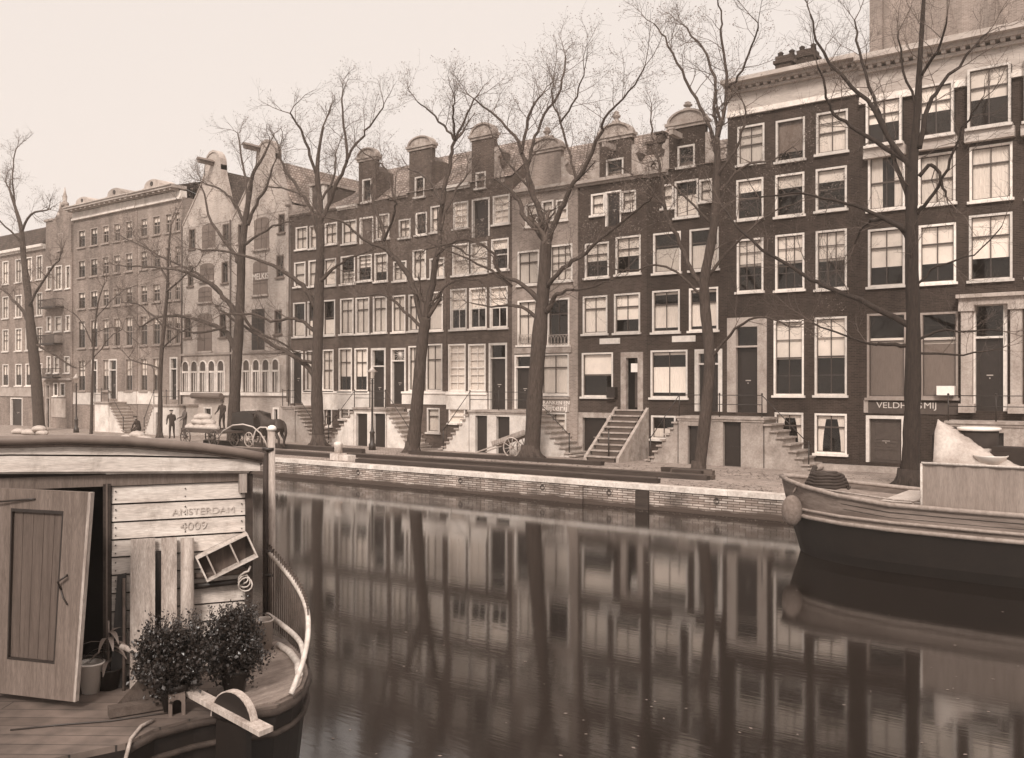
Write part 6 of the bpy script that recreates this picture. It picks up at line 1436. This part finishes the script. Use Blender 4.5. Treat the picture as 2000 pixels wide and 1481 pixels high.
# stern railing
rail = [(524, 1078, 12.5), (548, 1105, 12.0), (570, 1132, 11.5), (590, 1165, 11.0), (601, 1200, 10.6), (601, 1245, 10.35), (592, 1290, 10.15), (580, 1325, 10.0), (568, 1356, 9.9)]
rl = smooth([(PL(*p), .028) for p in rail], 3)
m = MB(); m.tube([p for p, _ in rl], .03, 8); R0 = lb(m, 'stern_rail', M_RAIL, hb)
lrail = [(522, 1200, 12.4), (546, 1217, 11.9), (572, 1238, 11.3), (588, 1258, 10.8), (594, 1285, 10.5)]; lr = smooth([(PL(*p), .028) for p in lrail], 3)
m = MB(); m.tube([p for p, _ in lr], .033, 8); lb(m, 'lower_rail', M_RAIL, R0)
m = MB(); k = 0
for i in range(0, 13):
    for s_ in (0, .5):
        p = rl[i][0].lerp(rl[i + 1][0], s_); t = (i + s_) / 15; zlow = ZD + .12
        m.tube([(p.x, p.y, zlow), (p.x, p.y, p.z + .1)], .008, 5); m.ball((p.x, p.y, p.z + .11), .014, 0, 6, 4)
lb(m, 'pickets', M_TIMBT, R0)
m = MB(); m.tube([DL(544, 1268) + Vector((0, 0, .05)), DL(566, 1282) + Vector((0, 0, .05)), DL(582, 1305) + Vector((0, 0, .05)), DL(584, 1325) + Vector((0, 0, .05))], .045, 6); lb(m, 'bulwark_cap', M_RAIL, hb)
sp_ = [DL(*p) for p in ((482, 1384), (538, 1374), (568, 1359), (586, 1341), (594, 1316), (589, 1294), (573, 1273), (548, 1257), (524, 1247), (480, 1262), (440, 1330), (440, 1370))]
m = MB(); n = len(sp_); m.add([(p.x, p.y, ZD + .02) for p in sp_] + [(p.x, p.y, ZD - .02) for p in sp_], [tuple(range(n))] + [(i, i + n, (i + 1) % n + n, (i + 1) % n) for i in range(n)]); lb(m, 'stern_planking', mat('pale stern planks', .2, .8, .35, 3, .3, stretch=(5, .8, 1), fine=.6, stain=.3), hb)  # paler plank layer over the stern end of the deck
# shrubs
def shrub(px, py_top, py_bot, wpx, d_, label, tub_px, seed, tubm):
    rr = random.Random(seed); c_ = PL(px, (py_top + py_bot) / 2, d_); Wd = wpx / F * d_ / 2; Hh = (py_bot - py_top) / F * d_ / 2
    r = thing('potted_shrub', HBM @ Vector((c_.x, c_.y, ZD)), label, 'potted shrub', 'evergreen shrubs in tubs on the deck')
    m = MB(); st = MB(); zb = c_.z - Hh; base = Vector((c_.x, c_.y, ZD + .28)); cl = []
    for k in range(150):
        while True:
            q_ = Vector((rr.uniform(-1, 1), rr.uniform(-1, 1), rr.uniform(-1, 1)))
            if .25 < q_.length < 1: break
        q_ = Vector((q_.x, q_.y, q_.z * (1 if q_.z > 0 else .95)))
        fx = (1 - .35 * max(0, -q_.z)) * (.86 + .2 * math.sin(4 * math.atan2(q_.y, q_.x) + seed) + rr.uniform(-.06, .1)); tip = c_ + Vector((q_.x * Wd * fx, q_.y * Wd * .85 * fx, q_.z * Hh)); cl.append(tip)
        mid = base.lerp(tip, .5) + Vector((rr.gauss(0, .03), rr.gauss(0, .03), .04)); st.tube([base, mid, tip], [.009, .006, .003], 4, cap=False)
        ax = (tip - mid).normalized()
        for j in range(75):
            t = rr.uniform(-.75, 1.1); p = tip + ax * (t * .07) + Vector((rr.gauss(0, .037), rr.gauss(0, .037), rr.gauss(0, .037)))
            a = Vector((rr.gauss(0, 1), rr.gauss(0, 1), rr.gauss(.4, 1))).normalized(); b_ = a.orthogonal().normalized(); b_ = (b_ * math.cos(rr.uniform(0, 6)) + a.cross(b_) * math.sin(rr.uniform(0, 6))).normalized(); L_ = rr.choice((rr.uniform(.016, .03), rr.uniform(.03, .055)))
            nn = a.cross(b_).normalized()
            m.add([p, p + a * L_ * .5 + b_ * L_ * .38 + nn * .004, p + a * L_, p + a * L_ * .5 - b_ * L_ * .38 + nn * .004], [(0, 1, 2, 3)])
    for k in range(34):     # upright shoots
        p = c_ + Vector((rr.uniform(-.8, .8) * Wd, rr.uniform(-.5, .5) * Wd, Hh * rr.uniform(.75, .95))); hh_ = rr.uniform(.06, .2); st.tube([p - Vector((0, 0, .1)), p + Vector((rr.gauss(0, .02), 0, hh_))], [.005, .002], 4)
        for j in range(22):
            q_ = p + Vector((rr.gauss(0, .016), rr.gauss(0, .016), rr.uniform(-.05, hh_))); a = Vector((rr.gauss(0, 1), rr.gauss(0, 1), rr.gauss(.8, .6))).normalized(); b_ = a.orthogonal().normalized(); L_ = rr.uniform(.018, .032)
            m.add([q_, q_ + a * L_ * .5 + b_ * L_ * .35, q_ + a * L_, q_ + a * L_ * .5 - b_ * L_ * .35], [(0, 1, 2, 3)])
    lb(st, 'stem', M_TIMB, r); m.v = [tuple(HBM @ Vector(v_)) for v_ in m.v]; m.build('foliage', M_LEAF, r, recalc=False)
    tb_ = MB(); tb_.lathe((c_.x, c_.y, ZD), [(.1, 0), (.145, .24), (.155, .25), (.155, .29), (.135, .29), (.13, .25)], 16); lb(tb_, 'tub', tubm, r); return r
shrub(340, 1222, 1364, 138, 9.5, 'left potted evergreen shrub, lower of the two, on the houseboat deck', 0, 3, M_HULL)
shrub(458, 1198, 1345, 118, 10.0, 'right potted evergreen shrub, in front of the hung poles', 0, 4, M_HULL)
# buckets
def bucket(p, r0, r1, h_, m_, label, nm='bucket', handle=True):
    r = thing(nm, HBM @ p, label, 'bucket'); b = MB(); b.lathe((p.x, p.y, p.z), [(r0, 0), (r1, h_), (r1 + .018, h_ + .004), (r1 + .018, h_ + .02), (r1 - .008, h_ + .016), (r0 - .01, .02)], 20); lb(b, 'bucket_body', m_, r)
    if handle: b = MB(); b.tube([(p.x + r1 * math.cos(t * .314), p.y, p.z + h_ + r1 * .7 * math.sin(t * .314)) for t in range(11)], .006, 5); lb(b, 'handle', M_IRON, r)
    return r
bucket(DL(177, 1352), .09, .13, .31, M_ENAM, 'white enamel bucket half hidden behind the open cabin door')
bucket(DL(512, 1268) , .13, .13, .36, M_ZINC, 'pale zinc pail at the foot of the tall pole')
# strap-leaved plant behind the door
r = thing('leafy_plant', HBM @ DL(205, 1318), 'gangly strap-leaved pot plant between the door and the shrubs', 'pot plant'); pp = DL(212, 1345)
b = MB(); b.lathe((pp.x, pp.y, ZD), [(.1, 0), (.14, .22), (.15, .23), (.13, .2)], 14); lb(b, 'pot', M_HULL, r)
b = MB(); rr = random.Random(9)
for k in range(17):
    a = rr.uniform(0, 6.28); L_ = rr.uniform(.25, .45); h0 = ZD + .25 + rr.uniform(0, .4); p0 = Vector((pp.x, pp.y, h0)); dr = Vector((math.cos(a), math.sin(a) * .7, 0)); sd_ = Vector((-dr.y, dr.x, .1)).normalized(); pr = []
    for i in range(6):
        t = i / 5; c_ = p0 + dr * L_ * t + Vector((0, 0, L_ * (.7 * t - .95 * t * t))); w_ = .028 * math.sin(math.pi * (.1 + .85 * t)); pr += [c_ + sd_ * w_, c_ - sd_ * w_]
    b.add(pr, [(2 * i, 2 * i + 1, 2 * i + 3, 2 * i + 2) for i in range(5)], 0, True)
b.tube([(pp.x, pp.y, ZD + .2), (pp.x, pp.y, ZD + .75)], .012, 5); lb(b, 'leaves', M_LEAFL, r)
# driftwood logs and lumber heap left of the shrub
for k, (a, b_, rr_, lab) in enumerate((((236, 1262, 9.9, ), (318, 1305, 9.75), .035, 'stubby forked branch poking out left of the left shrub'), ((262, 1275, 10.0), (330, 1330, 9.8), .03, 'second branch stub below the forked one by the left shrub'))):
    m = MB(); m.tube([PL(*a), PL((a[0] + b_[0]) / 2, (a[1] + b_[1]) / 2 - 4, 9.85), PL(*b_)], [rr_ * .8, rr_, rr_], 8); lb(m, 'branch', M_RAWW, None, lab, 'branch')
m = MB(); P0 = [DL(212, 1392), DL(300, 1378), DL(285, 1345), DL(300, 1345)]; up = Vector((0, 0, 1))
m.add([DL(212, 1395), DL(318, 1375), DL(330, 1350), DL(250, 1362), PL(285, 1310, 9.5), PL(300, 1300, 9.6)], [(0, 1, 4), (1, 2, 5, 4), (2, 3, 5), (3, 0, 4, 5), (0, 3, 2, 1)])
lb(m, 'wooden_wedge', M_CDOOR, None, 'steep wooden wedge on the deck in front of the leaning boards', 'wooden wedge')
m = MB(); a, b_ = DL(210, 1398), DL(330, 1378); dirv = (b_ - a).normalized(); sdv = Vector((-dirv.y, dirv.x, 0)); obb(m, (a + b_) / 2 + Vector((0, 0, .06)) - sdv * .07, dirv, sdv, Vector((0, 0, 1)), (b_ - a).length / 2, .07, .045)
lb(m, 'deck_block', M_TIMBT, None, 'low dark timber block lying before the wooden wedge', 'timber block')
m = MB(); c_ = DL(345, 1395); 
for k in range(9):
    q0, q1 = math.pi * k / 8, math.pi * (k + 1) / 8
pol = [(-.08, 0), (-.045, 0), (-.045, .12)] + [(-.045 * math.cos(math.pi * i / 6), .12 + .045 * math.sin(math.pi * i / 6)) for i in range(1, 6)] + [(.045, .12), (.045, 0), (.08, 0), (.08, .22), (-.08, .22)]
m.prism([(c_.x + a, ZD + b_) for a, b_ in pol], c_.y - .06, c_.y + .06); lb(m, 'arched_stand', M_CDOOR, None, 'small grey stand with an arched opening under the left shrub', 'stand')
m = MB(); cpts = [DL(20, 1428), DL(120, 1418), DL(220, 1410), DL(300, 1398), DL(352, 1392)]; m.tube([p + Vector((0, 0, .012)) for p in cpts], .009, 5); lb(m, 'deck_cable', M_IRON, None, 'thin dark line lying across the deck to the left shrub', 'cable')
m = MB(); cpts = [DL(300, 1410) + Vector((0, 0, .02)), DL(275, 1425) + Vector((0, 0, .03)), DL(255, 1446) + Vector((0, 0, .01)), DL(243, 1470) + Vector((0, 0, -.1))]; m.tube(cpts, .018, 6); lb(m, 'mooring_rope', M_RAWW, None, 'short rope going over the deck edge at the bottom of the picture', 'rope')
# steering quadrant and tiller plank
rd = thing('rudder', HBM @ DL(455, 1395), 'black half-round rudder head with a pale rim and its long pale tiller plank', 'rudder')
a0, a1 = PL(372, 1350, 9.55), PL(520, 1428, 8.95); dirv = (a1 - a0).normalized(); sdv = Vector((-dirv.y, dirv.x, 0)).normalized()
m = MB(); m.hexa([a0 - sdv * .07 - up * .03, a1 - sdv * .09 - up * .03, a1 + sdv * .09 - up * .03, a0 + sdv * .07 - up * .03, a0 - sdv * .07 + up * .02, a1 - sdv * .09 + up * .02, a1 + sdv * .09 + up * .02, a0 + sdv * .07 + up * .02]); lb(m, 'tiller_plank', M_RAWW, rd)
cc_ = PL(456, 1408, 9.22); Rq = .29; hd = Vector((dirv.x, dirv.y, 0)).normalized(); m = MB(); ring = []
n = 14; thk = .03
for s_ in (-1, 1):
    m.v.append(tuple(cc_ + sdv * thk * s_))
    for i in range(n + 1):
        q_ = math.pi * (i / n); m.v.append(tuple(cc_ + sdv * thk * s_ + hd * math.cos(q_) * Rq + up * math.sin(q_) * Rq))
for s_, o in ((0, 0), (1, n + 2)):
    for i in range(n): m.f.append((o, o + 1 + i, o + 2 + i)); m.m.append(0); m.sm.append(False)
lb(m, 'rudder_head', M_HULL, rd)
m = MB()
for i in range(n):
    q0, q1 = math.pi * i / n, math.pi * (i + 1) / n
    f_ = lambda q_, r_, s_: cc_ + sdv * s_ + hd * math.cos(q_) * r_ + up * math.sin(q_) * r_
    m.hexa([f_(q0, Rq, -.035), f_(q1, Rq, -.035), f_(q1, Rq, .05), f_(q0, Rq, .05), f_(q0, Rq + .012, -.035), f_(q1, Rq + .012, -.035), f_(q1, Rq + .012, .05), f_(q0, Rq + .012, .05)])
lb(m, 'rim', M_RAWW, rd)
m = MB(); obb(m, cc_ + Vector((0, 0, -.5)), hd, sdv, up, .22, .035, .48); lb(m, 'rudder_blade', M_HULL, rd)

# small worn details: mooring rings, weeds at the coping, nails on the planks, plank seams
for k, px in enumerate((700, 900, 1060, 1190, 1400)):
    X = UX(px, YQ); b = MB(); b.tube([(X + .09 * math.cos(t * .6283), YQ - .03, -.36 + .09 * math.sin(t * .6283)) for t in range(11)], .014, 5, cap=False); b.box(X - .03, X + .03, YQ - .04, YQ - .0, -.3, -.24); b.build('mooring_ring', M_IRON, q_wall)
m = MB(); rw_ = random.Random(21)
for k in range(420):
    X = rw_.uniform(UX(545, YQ), UX(1560, YQ)); z = -.165 - abs(rw_.gauss(0, .12)) * (rw_.random() < .4); n_ = rw_.randint(3, 7)
    for j in range(n_):
        a_ = Vector((rw_.gauss(0, 1), -abs(rw_.gauss(.5, .4)), rw_.gauss(.2, .8))).normalized(); L_ = rw_.uniform(.03, .1); p_ = Vector((X + rw_.gauss(0, .03), YQ - .004, z)); b_ = a_.orthogonal().normalized()
        m.add([p_ - b_ * .006, p_ + b_ * .006, p_ + a_ * L_], [(0, 1, 2)])
tag(m.build('wall_weeds', M_LEAFL, recalc=False), kind='stuff')
m = MB()
for k in range(2600):      # dead leaves and twigs scattered on the paving and along the kerb
    X = rw_.uniform(-34, 8); Y_ = rw_.choice((rw_.uniform(29.3, 31), rw_.uniform(29.3, 38), rw_.uniform(33.2, 35.8))); a_ = rw_.uniform(0, 6.28); L_ = rw_.uniform(.03, .09); u_ = Vector((math.cos(a_), math.sin(a_), 0)) * L_; v_ = Vector((-math.sin(a_), math.cos(a_), 0)) * L_ * .5; p_ = Vector((X, Y_, .008))
    m.add([p_ - u_, p_ + v_, p_ + u_ + Vector((0, 0, .02)), p_ - v_], [(0, 1, 2, 3)])
tag(m.build('dead_leaves', M_TWIG, recalc=False), kind='stuff')
m = MB()
for k in range(300):
    if k % 4: X = rw_.uniform(-26, -6); Y_ = YQ - abs(rw_.gauss(0, .5)) - .03
    else: c_ = GD(rw_.uniform(640, 2000), rw_.uniform(1020, 1480), WATER); X, Y_ = c_.x, c_.y
    if 22 < Y_ < 26.4 and X > XB0 - .5: continue
    a_ = rw_.uniform(0, 6.28); L_ = rw_.uniform(.015, .035); u_ = Vector((math.cos(a_), math.sin(a_), 0)) * L_; v_ = Vector((-math.sin(a_), math.cos(a_), 0)) * L_ * .6; p_ = Vector((X, Y_, WATER + .004))
    m.add([p_ - u_, p_ + v_, p_ + u_, p_ - v_], [(0, 1, 2, 3)])
tag(m.build('floating_leaves', M_BUD, recalc=False), kind='stuff')
m = MB()
for i in range(len(bz) - 1):
    zc_ = bz[i] - .05
    if zc_ < ZD + .1: continue
    for x_ in (door_r + .1, (door_r + XR) / 2 + .06, XR - .09):
        for dz in (0, -.09): m.box(x_ - .006, x_ + .006, -.024, -.0, zc_ + dz - .006, zc_ + dz + .006)
tag(lb(m, 'nail_heads', M_IRON, hb), kind='stuff')
for z_ in (.33, .45, .57):
    m = MB(); m.tube([(XB0 + s_, YB - (hb_ + .025), z_ + .28 * max(0, 1 - s_ / 3.2) ** 1.5) for s_, hb_ in S_[1:9]], .008, 4); m.build('plank_seam', M_HULL, bg_)
m = MB(); m.tube([(XB0 + 1.0, YB - 1.2, .95), (XB0 + 3, YB - 1.5, .83), (XB0 + 5.5, YB - 1.35, .82), (XB0 + 7.2, YB - 1.6, .84)], .022, 6); m.build('bow_rope', M_RAWW, bg_)

# ================================================================ HAZE
if HAZE > 0:
    hm = bpy.data.materials.new('haze'); hm.use_nodes = True; n_ = hm.node_tree.nodes; l = hm.node_tree.links; n_.remove(n_['Principled BSDF'])
    pv = n_.new('ShaderNodeVolumePrincipled'); pv.inputs['Color'].default_value = (1, .89, .79, 1); pv.inputs['Density'].default_value = HAZE; pv.inputs['Anisotropy'].default_value = .3
    l.new(pv.outputs[0], n_['Material Output'].inputs['Volume'])
    m = MB(); m.box(-135, 60, -12, 62, WATER - 1.7, 31); o = m.build('haze', hm); tag(o, kind='stuff')
